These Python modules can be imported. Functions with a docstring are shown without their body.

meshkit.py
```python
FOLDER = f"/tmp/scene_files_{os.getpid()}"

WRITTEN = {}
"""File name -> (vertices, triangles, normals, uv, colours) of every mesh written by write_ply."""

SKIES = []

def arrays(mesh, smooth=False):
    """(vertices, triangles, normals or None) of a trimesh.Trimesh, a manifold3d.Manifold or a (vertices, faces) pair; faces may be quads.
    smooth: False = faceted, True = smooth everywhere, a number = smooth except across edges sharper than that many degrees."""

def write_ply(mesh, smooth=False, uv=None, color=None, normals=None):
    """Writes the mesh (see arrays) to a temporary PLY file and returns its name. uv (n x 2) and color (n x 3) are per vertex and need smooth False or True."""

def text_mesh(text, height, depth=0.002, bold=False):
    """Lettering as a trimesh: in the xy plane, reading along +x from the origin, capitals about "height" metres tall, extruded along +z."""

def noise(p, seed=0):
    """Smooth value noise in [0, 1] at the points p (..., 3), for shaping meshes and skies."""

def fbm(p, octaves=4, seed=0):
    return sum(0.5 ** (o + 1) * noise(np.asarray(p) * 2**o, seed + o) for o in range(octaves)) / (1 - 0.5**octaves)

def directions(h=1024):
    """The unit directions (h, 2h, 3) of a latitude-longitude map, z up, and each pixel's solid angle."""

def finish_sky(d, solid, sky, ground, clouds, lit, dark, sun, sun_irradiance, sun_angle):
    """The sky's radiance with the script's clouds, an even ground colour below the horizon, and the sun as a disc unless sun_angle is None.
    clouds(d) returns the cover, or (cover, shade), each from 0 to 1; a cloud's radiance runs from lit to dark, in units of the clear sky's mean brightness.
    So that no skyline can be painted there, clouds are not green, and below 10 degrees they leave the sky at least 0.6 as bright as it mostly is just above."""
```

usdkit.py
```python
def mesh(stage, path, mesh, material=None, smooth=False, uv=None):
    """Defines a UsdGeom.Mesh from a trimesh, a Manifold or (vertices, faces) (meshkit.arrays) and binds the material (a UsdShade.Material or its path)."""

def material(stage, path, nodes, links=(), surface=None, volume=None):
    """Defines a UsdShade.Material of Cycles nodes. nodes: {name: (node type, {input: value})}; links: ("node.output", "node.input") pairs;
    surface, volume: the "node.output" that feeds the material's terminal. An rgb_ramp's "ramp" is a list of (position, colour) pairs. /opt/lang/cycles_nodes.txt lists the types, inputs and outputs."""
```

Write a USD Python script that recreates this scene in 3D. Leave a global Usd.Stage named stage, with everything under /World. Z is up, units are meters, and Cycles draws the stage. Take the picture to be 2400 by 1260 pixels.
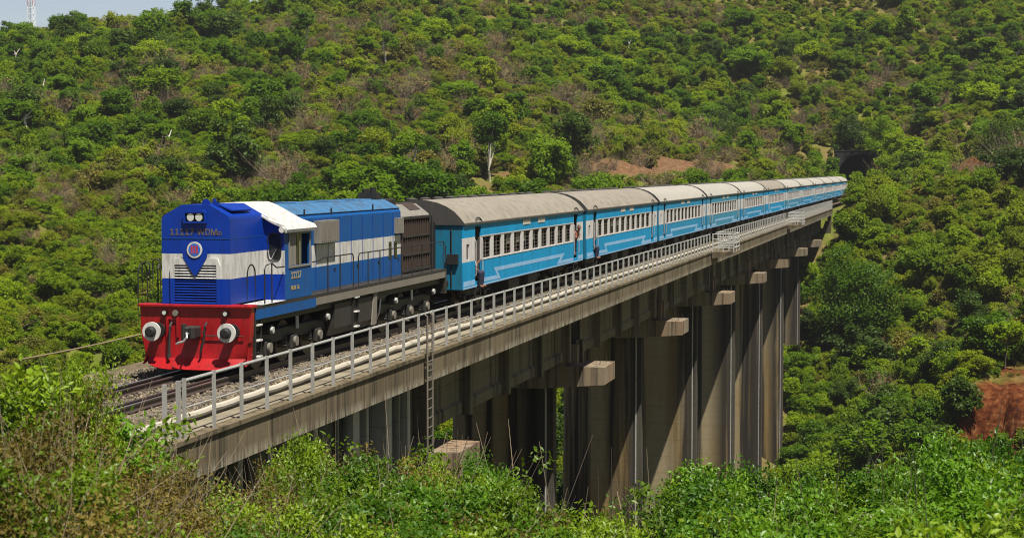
import math, numpy as np, trimesh, usdkit, meshkit
from pxr import Usd, UsdGeom, UsdLux, UsdShade, Gf, Sdf, Vt
from scipy.interpolate import RBFInterpolator
from scipy.spatial import cKDTree
import shapely.geometry as sg

# ------------------------------------------------------------------ stage, camera, sky, sun
stage = Usd.Stage.CreateInMemory()
UsdGeom.SetStageUpAxis(stage, UsdGeom.Tokens.z)
UsdGeom.SetStageMetersPerUnit(stage, 1.0)
W = UsdGeom.Xform.Define(stage, '/World'); stage.SetDefaultPrim(W.GetPrim())
UsdGeom.Scope.Define(stage, '/World/Looks')
FPX, YAW, PIT = 4158.9, 0.23584, 0.05525
C = np.array([17.66, 0.0, 4.998])
FW = np.array([-math.sin(YAW) * math.cos(PIT), math.cos(YAW) * math.cos(PIT), -math.sin(PIT)])
RT = np.array([math.cos(YAW), math.sin(YAW), 0.0]); UP = np.cross(RT, FW)
cam = UsdGeom.Camera.Define(stage, '/World/camera')
cam.CreateHorizontalApertureAttr(36.0); cam.CreateVerticalApertureAttr(36.0 * 1260 / 2400)
cam.CreateFocalLengthAttr(FPX / 2400 * 36.0)
cam.CreateClippingRangeAttr(Gf.Vec2f(0.1, 20000))
cam.AddTransformOp().Set(Gf.Matrix4d(*RT, 0, *UP, 0, *(-FW), 0, *C, 1))
cam.CreateExposureAttr(1.0)
cam.CreateFStopAttr(2.4); cam.CreateFocusDistanceAttr(56.0)

SUN = np.array([0.34, -0.33, 1.0]); SUN /= np.linalg.norm(SUN)
EL, ROT = math.asin(SUN[2]), math.atan2(SUN[0], SUN[1])
sun = UsdLux.DistantLight.Define(stage, '/World/sun')
sun.CreateIntensityAttr(1.25); sun.CreateAngleAttr(0.5); sun.CreateNormalizeAttr(True)
sun.CreateColorAttr(Gf.Vec3f(1.0, 0.955, 0.87))
zax = SUN; xax = np.cross([0, 0, 1], zax); xax /= np.linalg.norm(xax); yax = np.cross(zax, xax)
sun.AddTransformOp().Set(Gf.Matrix4d(*xax, 0, *yax, 0, *zax, 0, 0, 0, 300, 1))
dome = UsdLux.DomeLight.Define(stage, '/World/sky')
skym = usdkit.material(stage, '/World/Looks/sky', {
    'sky': ('sky_texture', {'sky_type': 'single_scattering', 'sun_disc': False, 'sun_elevation': EL, 'sun_rotation': ROT, 'aerosol_density': 2.2, 'air_density': 1.0}),
    'hz': ('hsv', {'saturation': 1.05, 'value': 0.62, 'hue': 0.53}),
    'tc': ('texture_coordinate', {}), 'sp': ('separate_xyz', {}), 'lf': ('map_range', {'from_min': 0.0, 'from_max': 0.30, 'to_min': 2.8, 'to_max': 1.0, 'clamp': True}),
    'cm': ('combine_color', {}), 'mu': ('mix_color', {'blend_type': 'multiply', 'fac': 1.0, 'use_clamp': False, 'use_clamp_result': False}),
    'bg': ('background_shader', {'strength': 0.05})},   # a hazy sky, paler towards the horizon all round
    [('sky.color', 'hz.color'), ('tc.generated', 'sp.vector'), ('sp.z', 'lf.value'), ('lf.result', 'cm.r'), ('lf.result', 'cm.g'), ('lf.result', 'cm.b'), ('hz.color', 'mu.a'), ('cm.color', 'mu.b'), ('mu.result', 'bg.color')], surface='bg.background')
UsdShade.MaterialBindingAPI.Apply(dome.GetPrim()).Bind(skym)
dome.GetPrim().SetCustomDataByKey('kind', 'structure')

rng = np.random.default_rng(7)


def proj(X):
    d = np.asarray(X, float) - C; z = d @ FW
    return 1200 + FPX * (d @ RT) / z, 630 - FPX * (d @ UP) / z, z


def ray(px, py):
    return FW + (px - 1200) / FPX * RT - (py - 630) / FPX * UP


def at_dist(px, py, dist):
    d = ray(px, py); return C + d * (dist / math.hypot(d[0], d[1]))


# ------------------------------------------------------------------ materials
M = {}
POS = {'pos': ('geometry', {})}


def mat(name, nodes, links, surface='p.BSDF', volume=None):
    M[name] = usdkit.material(stage, '/World/Looks/' + name, nodes, links, surface=surface, volume=volume); return M[name]


def paint(name, c, rough=0.45, dirt=0.35, dirtcol=(0.07, 0.055, 0.04), scale=1.3, metallic=0.0, bump=0.0, streak=True, spec=0.4):
    """A worn paint or plain surface: rain streaks, grime and tonal drift over one colour."""
    n = {'g': ('geometry', {}),
         'mp': ('mapping', {'scale': (scale * 3, scale * 3, scale * 0.45) if streak else (scale, scale, scale)}),
         'n1': ('noise_texture', {'scale': 2.0, 'detail': 6, 'roughness': 0.65}),
         'n2': ('noise_texture', {'scale': 0.9, 'detail': 4, 'roughness': 0.6}),
         'r1': ('rgb_ramp', {'ramp': [(0.46, (0, 0, 0)), (0.72, (1, 1, 1))]}),
         'dm': ('math', {'math_type': 'multiply', 'value2': dirt}),
         'v': ('mix_color', {'blend_type': 'mix', 'a': tuple(np.clip(np.array(c) * 0.82, 0, 1)), 'b': tuple(np.clip(np.array(c) * 1.14, 0, 1))}),
         'm': ('mix_color', {'blend_type': 'mix', 'b': dirtcol}),
         'p': ('principled_bsdf', {'roughness': rough, 'metallic': metallic, 'specular_ior_level': spec})}
    l = [('g.position', 'mp.vector'), ('mp.vector', 'n1.vector'), ('g.position', 'n2.vector'), ('n1.fac', 'r1.fac'), ('r1.color', 'dm.value1'), ('n2.fac', 'v.fac'),
         ('v.result', 'm.a'), ('dm.value', 'm.fac'), ('m.result', 'p.base_color')]
    if bump:
        n['b'] = ('bump', {'strength': bump, 'distance': 0.02}); n['nb'] = ('noise_texture', {'scale': 14, 'detail': 5})
        l += [('g.position', 'nb.vector'), ('nb.fac', 'b.height'), ('b.normal', 'p.normal')]
    return mat(name, n, l)


BLUE_D, BLUE_L, WHITE = (0.001, 0.027, 0.24), (0.002, 0.062, 0.22), (0.50, 0.49, 0.45)
paint('loco_blue', BLUE_D, 0.4, 0.35, (0.01, 0.012, 0.03), spec=0.25)
paint('loco_blue_faded', BLUE_L, 0.55, 0.55, (0.02, 0.035, 0.06), spec=0.2)
paint('loco_white', (0.45, 0.44, 0.41), 0.5, 0.75, (0.13, 0.115, 0.085), scale=1.6)
paint('loco_red', (0.27, 0.003, 0.005), 0.42, 0.5, (0.03, 0.006, 0.005))
paint('roof_blue', (0.03, 0.11, 0.22), 0.65, 0.85, (0.035, 0.035, 0.035), streak=False)
paint('buffer_white', (0.48, 0.47, 0.43), 0.6, 0.6)
paint('black_steel', (0.009, 0.009, 0.009), 0.6, 0.45, (0.03, 0.024, 0.018))
paint('grimy_steel', (0.016, 0.014, 0.012), 0.65, 0.5, (0.04, 0.033, 0.025), streak=False)
paint('brown_grille', (0.034, 0.021, 0.015), 0.7, 0.6, (0.055, 0.037, 0.026), scale=2)
paint('dusty_grey', (0.14, 0.125, 0.10), 0.7, 0.5, (0.09, 0.075, 0.05))
paint('filter_grey', (0.16, 0.15, 0.125), 0.7, 0.5, (0.06, 0.05, 0.035))
paint('pale_metal', (0.42, 0.42, 0.40), 0.45, 0.4, metallic=0.3)
paint('plate_yellow', (0.28, 0.21, 0.08), 0.5, 0.3)
paint('ladder_steel', (0.12, 0.105, 0.08), 0.65, 0.5)
paint('letter_tan', (0.10, 0.08, 0.075), 0.5, 0.2)
paint('emblem_red', (0.35, 0.03, 0.05), 0.5, 0.2)
paint('emblem_blue', (0.02, 0.10, 0.40), 0.5, 0.2)
paint('coach_teal', (0.003, 0.11, 0.19), 0.5, 0.55, (0.02, 0.05, 0.06))
paint('coach_blue', (0.0, 0.215, 0.42), 0.6, 0.5, (0.01, 0.06, 0.10), scale=0.7, spec=0.2)
paint('coach_white', (0.47, 0.45, 0.44), 0.55, 0.5, (0.3, 0.25, 0.2))
paint('coach_stripe', (0.20, 0.36, 0.55), 0.5, 0.35, (0.1, 0.17, 0.25))
paint('roof_tan', (0.185, 0.163, 0.128), 0.85, 0.7, (0.085, 0.075, 0.06), streak=False)
paint('roof_pale', (0.25, 0.235, 0.20), 0.8, 0.65, (0.19, 0.175, 0.145), streak=False)
paint('shutter_grey', (0.13, 0.12, 0.105), 0.6, 0.4)
paint('roof_edge', (0.035, 0.033, 0.03), 0.7, 0.3)
paint('coach_inside', (0.07, 0.055, 0.045), 0.8, 0.3)
paint('window_frame', (0.10, 0.085, 0.07), 0.5, 0.3)
paint('underframe', (0.022, 0.02, 0.018), 0.75, 0.5, (0.06, 0.048, 0.035))
paint('board_cream', (0.40, 0.38, 0.32), 0.6, 0.3)
paint('rail_rust', (0.045, 0.032, 0.028), 0.5, 0.4, (0.09, 0.05, 0.03))
paint('rail_top', (0.22, 0.20, 0.19), 0.3, 0.2, metallic=0.6)
paint('sleeper_concrete', (0.12, 0.10, 0.08), 0.85, 0.5)
paint('fence_steel', (0.33, 0.325, 0.30), 0.5, 0.45, (0.13, 0.11, 0.08), metallic=0.25, scale=2)
paint('fence_white', (0.33, 0.325, 0.30), 0.5, 0.35, (0.3, 0.27, 0.22))
paint('duct_white', (0.34, 0.31, 0.25), 0.6, 0.6, (0.3, 0.25, 0.18), streak=False, scale=2)
paint('tower_red', (0.35, 0.08, 0.05), 0.6, 0.2)
paint('tower_white', (0.6, 0.6, 0.6), 0.6, 0.2)
paint('bark_brown', (0.075, 0.055, 0.04), 0.9, 0.4)
paint('bark_white', (0.50, 0.46, 0.38), 0.85, 0.4, (0.25, 0.21, 0.16))
paint('twig_tan', (0.19, 0.145, 0.09), 0.9, 0.3)
paint('skin', (0.16, 0.075, 0.045), 0.6, 0.1)
paint('hair_black', (0.01, 0.009, 0.008), 0.6, 0.0)
paint('shirt_white', (0.35, 0.35, 0.36), 0.8, 0.1)
paint('shirt_red', (0.26, 0.07, 0.045), 0.8, 0.1)
paint('jeans_navy', (0.008, 0.012, 0.03), 0.8, 0.1)
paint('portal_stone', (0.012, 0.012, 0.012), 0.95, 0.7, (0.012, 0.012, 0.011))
mat('glass_dark', {'p': ('principled_bsdf', {'base_color': (0.01, 0.012, 0.013), 'roughness': 0.08, 'specular_ior_level': 0.5})}, [])
mat('lamp_glass', {'p': ('principled_bsdf', {'base_color': (0.6, 0.62, 0.6), 'roughness': 0.12, 'metallic': 0.4})}, [])


def concrete(name, base, stain, rust, rs=0.5, streak=5.0, dark=0.85, lime=None, edge=False):
    """Weathered concrete: shutter-board joints, black run-off streaks, rusty patches."""
    n = {'g': ('geometry', {}),
         'ms': ('mapping', {'scale': (streak, streak, 0.03 if edge else 0.10)}), 'ns': ('noise_texture', {'scale': 0.55, 'detail': 5, 'roughness': 0.62}),
         'rs': ('rgb_ramp', {'ramp': [(0.49, (0, 0, 0)), (0.57 if edge else 0.66, (1, 1, 1))]}), 'ds': ('math', {'math_type': 'multiply', 'value2': dark}),
         'mr': ('mapping', {'scale': (0.5, 0.5, 0.09)}), 'nr': ('noise_texture', {'scale': 1.0, 'detail': 4, 'roughness': 0.55}),
         'rr': ('rgb_ramp', {'ramp': [(0.45, (0, 0, 0)), (0.68, (1, 1, 1))]}), 'dr': ('math', {'math_type': 'multiply', 'value2': rs}),
         'nf': ('noise_texture', {'scale': 3.2, 'detail': 8, 'roughness': 0.7}),
         'lift': ('wave_texture' if False else 'noise_texture', {'scale': 1.0}),
         'sx': ('separate_xyz', {}), 'w': ('math', {'math_type': 'pingpong', 'value2': 0.62}), 'wl': ('math', {'math_type': 'less_than', 'value2': 0.025}), 'wm': ('math', {'math_type': 'multiply', 'value2': 0.35}),
         'c0': ('mix_color', {'a': tuple(np.array(base) * 0.72), 'b': tuple(np.array(base) * 1.22)}),
         'c1': ('mix_color', {'b': rust}), 'c2': ('mix_color', {'b': stain}), 'c3': ('mix_color', {'b': tuple(np.array(base) * 0.4)}),
         'b': ('bump', {'strength': 0.35, 'distance': 0.03}),
         'p': ('principled_bsdf', {'roughness': 0.9, 'specular_ior_level': 0.2})}
    l = [('g.position', 'ms.vector'), ('ms.vector', 'ns.vector'), ('ns.fac', 'rs.fac'), ('rs.color', 'ds.value1'), ('g.position', 'mr.vector'), ('mr.vector', 'nr.vector'),
         ('nr.fac', 'rr.fac'), ('rr.color', 'dr.value1'), ('g.position', 'nf.vector'), ('nf.fac', 'c0.fac'), ('c0.result', 'c1.a'), ('dr.value', 'c1.fac'),
         ('c1.result', 'c3.a'), ('g.position', 'sx.vector'), ('sx.z', 'w.value1'), ('w.value', 'wl.value1'), ('wl.value', 'wm.value1'), ('wm.value', 'c3.fac'),
         ('c3.result', 'c2.a'), ('ds.value', 'c2.fac'), ('c2.result', 'p.base_color'), ('nf.fac', 'b.height'), ('b.normal', 'p.normal')]
    n.pop('lift')
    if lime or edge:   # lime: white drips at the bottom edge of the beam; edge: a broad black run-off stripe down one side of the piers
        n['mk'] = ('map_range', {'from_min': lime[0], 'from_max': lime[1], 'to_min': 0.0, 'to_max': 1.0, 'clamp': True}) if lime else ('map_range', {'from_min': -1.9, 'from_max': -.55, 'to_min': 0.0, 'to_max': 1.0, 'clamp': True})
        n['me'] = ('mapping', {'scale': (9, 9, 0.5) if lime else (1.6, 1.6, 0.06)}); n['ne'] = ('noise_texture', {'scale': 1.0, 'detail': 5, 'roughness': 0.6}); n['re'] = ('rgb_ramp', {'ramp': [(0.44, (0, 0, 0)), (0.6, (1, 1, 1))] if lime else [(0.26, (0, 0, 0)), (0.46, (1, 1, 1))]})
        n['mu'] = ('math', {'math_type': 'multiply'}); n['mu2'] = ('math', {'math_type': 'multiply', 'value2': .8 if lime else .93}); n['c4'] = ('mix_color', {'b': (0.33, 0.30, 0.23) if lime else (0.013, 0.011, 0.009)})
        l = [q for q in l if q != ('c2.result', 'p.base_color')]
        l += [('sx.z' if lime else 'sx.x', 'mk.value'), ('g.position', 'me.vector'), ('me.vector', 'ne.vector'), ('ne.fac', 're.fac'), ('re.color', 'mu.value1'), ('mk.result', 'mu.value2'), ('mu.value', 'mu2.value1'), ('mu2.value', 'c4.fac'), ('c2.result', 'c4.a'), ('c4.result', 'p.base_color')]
    return mat(name, n, l)


concrete('deck_concrete', (0.125, 0.098, 0.058), (0.022, 0.019, 0.013), (0.06, 0.045, 0.024), 0.85, 7.0, 0.88, lime=(-1.0, -1.29))
concrete('girder_concrete', (0.155, 0.135, 0.092), (0.018, 0.016, 0.013), (0.15, 0.11, 0.06), 0.5, 4.0, 0.85)
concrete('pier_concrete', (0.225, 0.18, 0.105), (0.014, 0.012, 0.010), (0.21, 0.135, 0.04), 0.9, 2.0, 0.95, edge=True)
concrete('rib_pale', (0.40, 0.385, 0.32), (0.03, 0.027, 0.022), (0.25, 0.22, 0.15), 0.5, 3.5, 0.85)
concrete('pier_stained', (0.06, 0.053, 0.04), (0.009, 0.008, 0.007), (0.06, 0.04, 0.025), 0.5, 3.0, 0.9)
concrete('cap_concrete', (0.18, 0.145, 0.098), (0.022, 0.018, 0.014), (0.19, 0.11, 0.06), 0.6, 6.0, 0.9)
concrete('walk_concrete', (0.19, 0.165, 0.115), (0.06, 0.052, 0.036), (0.10, 0.08, 0.05), 0.6, 2.0, 0.6)


def ground_mat(name, ramp, scale, bump=0.6, dist=0.05, extra=None):
    n = {'g': ('geometry', {}), 'n1': ('noise_texture', {'scale': scale, 'detail': 8, 'roughness': 0.68}), 'r': ('rgb_ramp', {'ramp': ramp}),
         'n2': ('noise_texture', {'scale': scale * 9, 'detail': 4, 'roughness': 0.7}), 'mm': ('mix_color', {'blend_type': 'overlay', 'fac': 0.55}),
         'b': ('bump', {'strength': bump, 'distance': dist}), 'p': ('principled_bsdf', {'roughness': 0.95, 'specular_ior_level': 0.1})}
    l = [('g.position', 'n1.vector'), ('g.position', 'n2.vector'), ('n1.fac', 'r.fac'), ('r.color', 'mm.a'), ('n2.fac', 'mm.b'), ('mm.result', 'p.base_color'), ('n2.fac', 'b.height'), ('b.normal', 'p.normal')]
    return mat(name, n, l)


ground_mat('ballast', [(0.3, (0.035, 0.027, 0.017)), (0.5, (0.075, 0.058, 0.036)), (0.7, (0.14, 0.11, 0.068))], 9.0, 1.0, 0.06)
mat('ballast_stone', {'oi': ('object_info', {}), 'g': ('geometry', {}), 'n': ('white_noise_texture', {}), 'r': ('rgb_ramp', {'ramp': [(0, (0.03, 0.024, 0.016)), (0.5, (0.09, 0.072, 0.046)), (1, (0.20, 0.16, 0.10))]}),
                      'p': ('principled_bsdf', {'roughness': 0.9})}, [('oi.random', 'r.fac'), ('r.color', 'p.base_color')])
# terrain: dry grass and leaf litter, with bare red earth where the primvar "earth" says so
mat('terrain', {'g': ('geometry', {}), 'n1': ('noise_texture', {'scale': 0.09, 'detail': 8, 'roughness': 0.65}), 'n2': ('noise_texture', {'scale': 1.3, 'detail': 8, 'roughness': 0.7}),
                'r1': ('rgb_ramp', {'ramp': [(0.3, (0.06, 0.09, 0.010)), (0.46, (0.09, 0.10, 0.018)), (0.58, (0.11, 0.08, 0.03)), (0.7, (0.06, 0.09, 0.012))]}),
                'a': ('attribute', {'attribute': 'earth'}), 'r2': ('rgb_ramp', {'ramp': [(0.32, (0.02, 0.006, 0.003)), (0.46, (0.06, 0.016, 0.005)), (0.56, (0.10, 0.032, 0.010)), (0.70, (0.18, 0.10, 0.045))]}),
                'ov': ('mix_color', {'blend_type': 'overlay', 'fac': 0.6}), 'm': ('mix_color', {}), 'r3': ('rgb_ramp', {'ramp': [(0.3, (0.05, 0.028, 0.014)), (0.5, (0.115, 0.062, 0.03)), (0.7, (0.17, 0.105, 0.055))]}), 'sx': ('separate_xyz', {}), 'mx': ('map_range', {'from_min': 15.0, 'from_max': 18.0, 'clamp': True}), 'em': ('mix_color', {}), 'b': ('bump', {'strength': 0.9, 'distance': 0.25}),
                'p': ('principled_bsdf', {'roughness': 1.0, 'specular_ior_level': 0.05})},
    [('g.position', 'n1.vector'), ('g.position', 'n2.vector'), ('n1.fac', 'r1.fac'), ('n2.fac', 'r2.fac'), ('r1.color', 'ov.a'), ('n2.fac', 'ov.b'), ('ov.result', 'm.a'), ('n2.fac', 'r3.fac'), ('g.position', 'sx.vector'), ('sx.x', 'mx.value'), ('mx.result', 'em.fac'), ('r3.color', 'em.a'), ('r2.color', 'em.b'), ('em.result', 'm.b'), ('a.fac', 'm.fac'),
     ('m.result', 'p.base_color'), ('n2.fac', 'b.height'), ('b.normal', 'p.normal')])


def leaf_mat(name, lo, mid, hi, trans=0.35, scale=0.9, rough=0.5, spec=0.25):
    """Foliage: each plant and each clump of it has its own tone."""
    n = {'g': ('geometry', {}), 'oi': ('object_info', {}), 'nz': ('noise_texture', {'scale': scale, 'detail': 3, 'roughness': 0.6}),
         'ad': ('math', {'math_type': 'multiply_add', 'value2': 0.55}), 'isl': ('math', {'math_type': 'multiply_add', 'value2': 0.30}),
         'om': ('math', {'math_type': 'multiply_add', 'value2': 0.55, 'value3': -0.22}),
         'r': ('rgb_ramp', {'ramp': [(0.18, lo), (0.5, mid), (0.85, hi)]}),
         'p': ('principled_bsdf', {'roughness': rough, 'specular_ior_level': spec}), 't': ('translucent_bsdf', {}), 'mx': ('mix_closure', {'fac': trans})}
    l = [('g.position', 'nz.vector'), ('oi.random', 'om.value1'), ('nz.fac', 'ad.value1'), ('om.value', 'ad.value3'), ('g.random_per_island', 'isl.value1'), ('ad.value', 'isl.value3'), ('isl.value', 'r.fac'),
         ('r.color', 'p.base_color'), ('r.color', 't.color'), ('p.BSDF', 'mx.closure1'), ('t.BSDF', 'mx.closure2')]
    return mat(name, n, l, surface='mx.closure')


leaf_mat('leaf_bright', (0.11, 0.185, 0.003), (0.21, 0.30, 0.004), (0.29, 0.36, 0.006), 0.6)
leaf_mat('leaf_green', (0.074, 0.15, 0.004), (0.14, 0.24, 0.005), (0.20, 0.295, 0.007), 0.6)
leaf_mat('leaf_dark', (0.04, 0.075, 0.006), (0.066, 0.118, 0.007), (0.10, 0.16, 0.010), 0.5)
leaf_mat('leaf_yellow', (0.15, 0.19, 0.004), (0.23, 0.28, 0.006), (0.30, 0.32, 0.014), 0.6)
leaf_mat('leaf_olive', (0.11, 0.115, 0.010), (0.18, 0.165, 0.020), (0.25, 0.21, 0.035), 0.45)
leaf_mat('leaf_dry', (0.12, 0.08, 0.03), (0.19, 0.13, 0.045), (0.26, 0.18, 0.07), 0.35)
leaf_mat('leaf_lush', (0.05, 0.125, 0.004), (0.12, 0.25, 0.008), (0.23, 0.35, 0.02), 0.5, 1.6, 0.42, 0.4)
leaf_mat('leaf_lime', (0.09, 0.155, 0.004), (0.185, 0.285, 0.008), (0.31, 0.39, 0.025), 0.5, 1.6, 0.42, 0.4)
leaf_mat('leaf_straw', (0.10, 0.075, 0.012), (0.17, 0.13, 0.022), (0.25, 0.20, 0.035), 0.4, 1.2)

# ------------------------------------------------------------------ mesh helpers
used = {}


def numbered(name, parent='/World'):
    k = (str(parent), name); used[k] = used.get(k, -1) + 1
    return name if used[k] == 0 else f'{name}_{used[k]:03d}'


class MB:
    def __init__(self): self.v, self.f, self.n = [], [], 0

    def add(self, v, f):
        v = np.asarray(v, float); f = np.asarray(f, int)
        if f.shape[1] == 4: f = np.vstack([f[:, [0, 1, 2]], f[:, [0, 2, 3]]])
        self.v.append(v); self.f.append(f + self.n); self.n += len(v); return self

    def box(self, x0, x1, y0, y1, z0, z1):
        v = [(x, y, z) for x in (x0, x1) for y in (y0, y1) for z in (z0, z1)]
        f = [(0, 1, 3, 2), (4, 6, 7, 5), (0, 4, 5, 1), (2, 3, 7, 6), (0, 2, 6, 4), (1, 5, 7, 3)]
        return self.add(v, f)

    def cbox(self, x0, x1, y0, y1, z0, z1, c=0.02):
        """box with chamfered edges (hull of three shrunk boxes)"""
        p = []
        for a, b, d in ((0, c, c), (c, 0, c), (c, c, 0)):
            p += [(x, y, z) for x in (x0 + a, x1 - a) for y in (y0 + b, y1 - b) for z in (z0 + d, z1 - d)]
        h = trimesh.convex.convex_hull(np.array(p)); return self.add(h.vertices, h.faces)

    def tube(self, pts, r, n=6, cap=True):
        pts = np.asarray(pts, float); r = np.broadcast_to(np.asarray(r, float), (len(pts),))
        t = np.gradient(pts, axis=0); t /= np.maximum(np.linalg.norm(t, axis=1, keepdims=True), 1e-9)
        ref = np.array([0, 0, 1.0]) if abs(t[:, 2]).mean() < 0.8 else np.array([1.0, 0, 0])
        a = np.cross(t, ref); a /= np.maximum(np.linalg.norm(a, axis=1, keepdims=True), 1e-9); b = np.cross(t, a)
        th = np.linspace(0, 2 * np.pi, n, endpoint=False)
        v = (pts[:, None] + r[:, None, None] * (np.cos(th)[None, :, None] * a[:, None] + np.sin(th)[None, :, None] * b[:, None])).reshape(-1, 3)
        f = [(i * n + j, i * n + (j + 1) % n, (i + 1) * n + (j + 1) % n, (i + 1) * n + j) for i in range(len(pts) - 1) for j in range(n)]
        self.add(v, f)
        if cap:
            k = len(pts) - 1
            self.add(v[:n], [(0, j, j + 1) for j in range(1, n - 1)]); self.add(v[k * n:], [(0, j + 1, j) for j in range(1, n - 1)])
        return self

    def cyl(self, p0, p1, r, n=16, r1=None): return self.tube([p0, p1], [r, r if r1 is None else r1], n)

    def prism(self, poly, a0, a1, axis='y', holes=()):
        """poly in the plane across the axis: (x, z) for y, (y, z) for x, (x, y) for z"""
        m = trimesh.creation.extrude_polygon(sg.Polygon(poly, [list(h) for h in holes]), a1 - a0, engine='earcut'); v = m.vertices
        if axis == 'y': v = np.stack([v[:, 0], v[:, 2] + a0, v[:, 1]], 1)
        elif axis == 'x': v = np.stack([v[:, 2] + a0, v[:, 0], v[:, 1]], 1)
        else: v = np.stack([v[:, 0], v[:, 1], v[:, 2] + a0], 1)
        f = m.faces if axis != 'y' else m.faces[:, ::-1]
        return self.add(v, f)

    def mesh(self): return np.vstack(self.v), np.vstack(self.f)

    def put(self, name, m, parent='/World', smooth=30, label=None, **kw):
        p = obj(name, self.mesh(), m, parent, smooth)
        for k, v in dict(label=label, **kw).items():
            if v is not None: p.SetCustomDataByKey(k, v)
        return p


def obj(name, mesh, m, parent='/World', smooth=30):
    parent = parent.GetPath() if hasattr(parent, 'GetPath') else parent
    path = f'{parent}/{numbered(name, parent)}'
    return usdkit.mesh(stage, path, mesh, M[m] if isinstance(m, str) else m, smooth=smooth).GetPrim()


def tag(p, label=None, category=None, group=None, kind=None):
    for k, v in (('label', label), ('category', category), ('group', group), ('kind', kind)):
        if v: p.SetCustomDataByKey(k, v)
    return p


def thing(name, label=None, category=None, loc=(0, 0, 0), rotz=0, scale=None, group=None, kind=None):
    x = UsdGeom.Xform.Define(stage, '/World/' + numbered(name))
    x.AddTranslateOp().Set(Gf.Vec3d(*map(float, loc))); x.AddRotateZOp().Set(float(rotz))
    if scale is not None: x.AddScaleOp().Set(Gf.Vec3f(*map(float, scale)))
    return tag(x.GetPrim(), label, category, group, kind)


def copy_of(src, name, label, category, loc, rotz=0, scale=None, group=None):
    t = thing(name, label, category, loc, rotz, scale, group)
    t.GetReferences().AddInternalReference(src.GetPath()); t.SetInstanceable(True); return t


def B(*a, **k): return MB().box(*a, **k)


def sub(name, mb, m, parent, **k): return mb.put(name, m, parent, **k)


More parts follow.
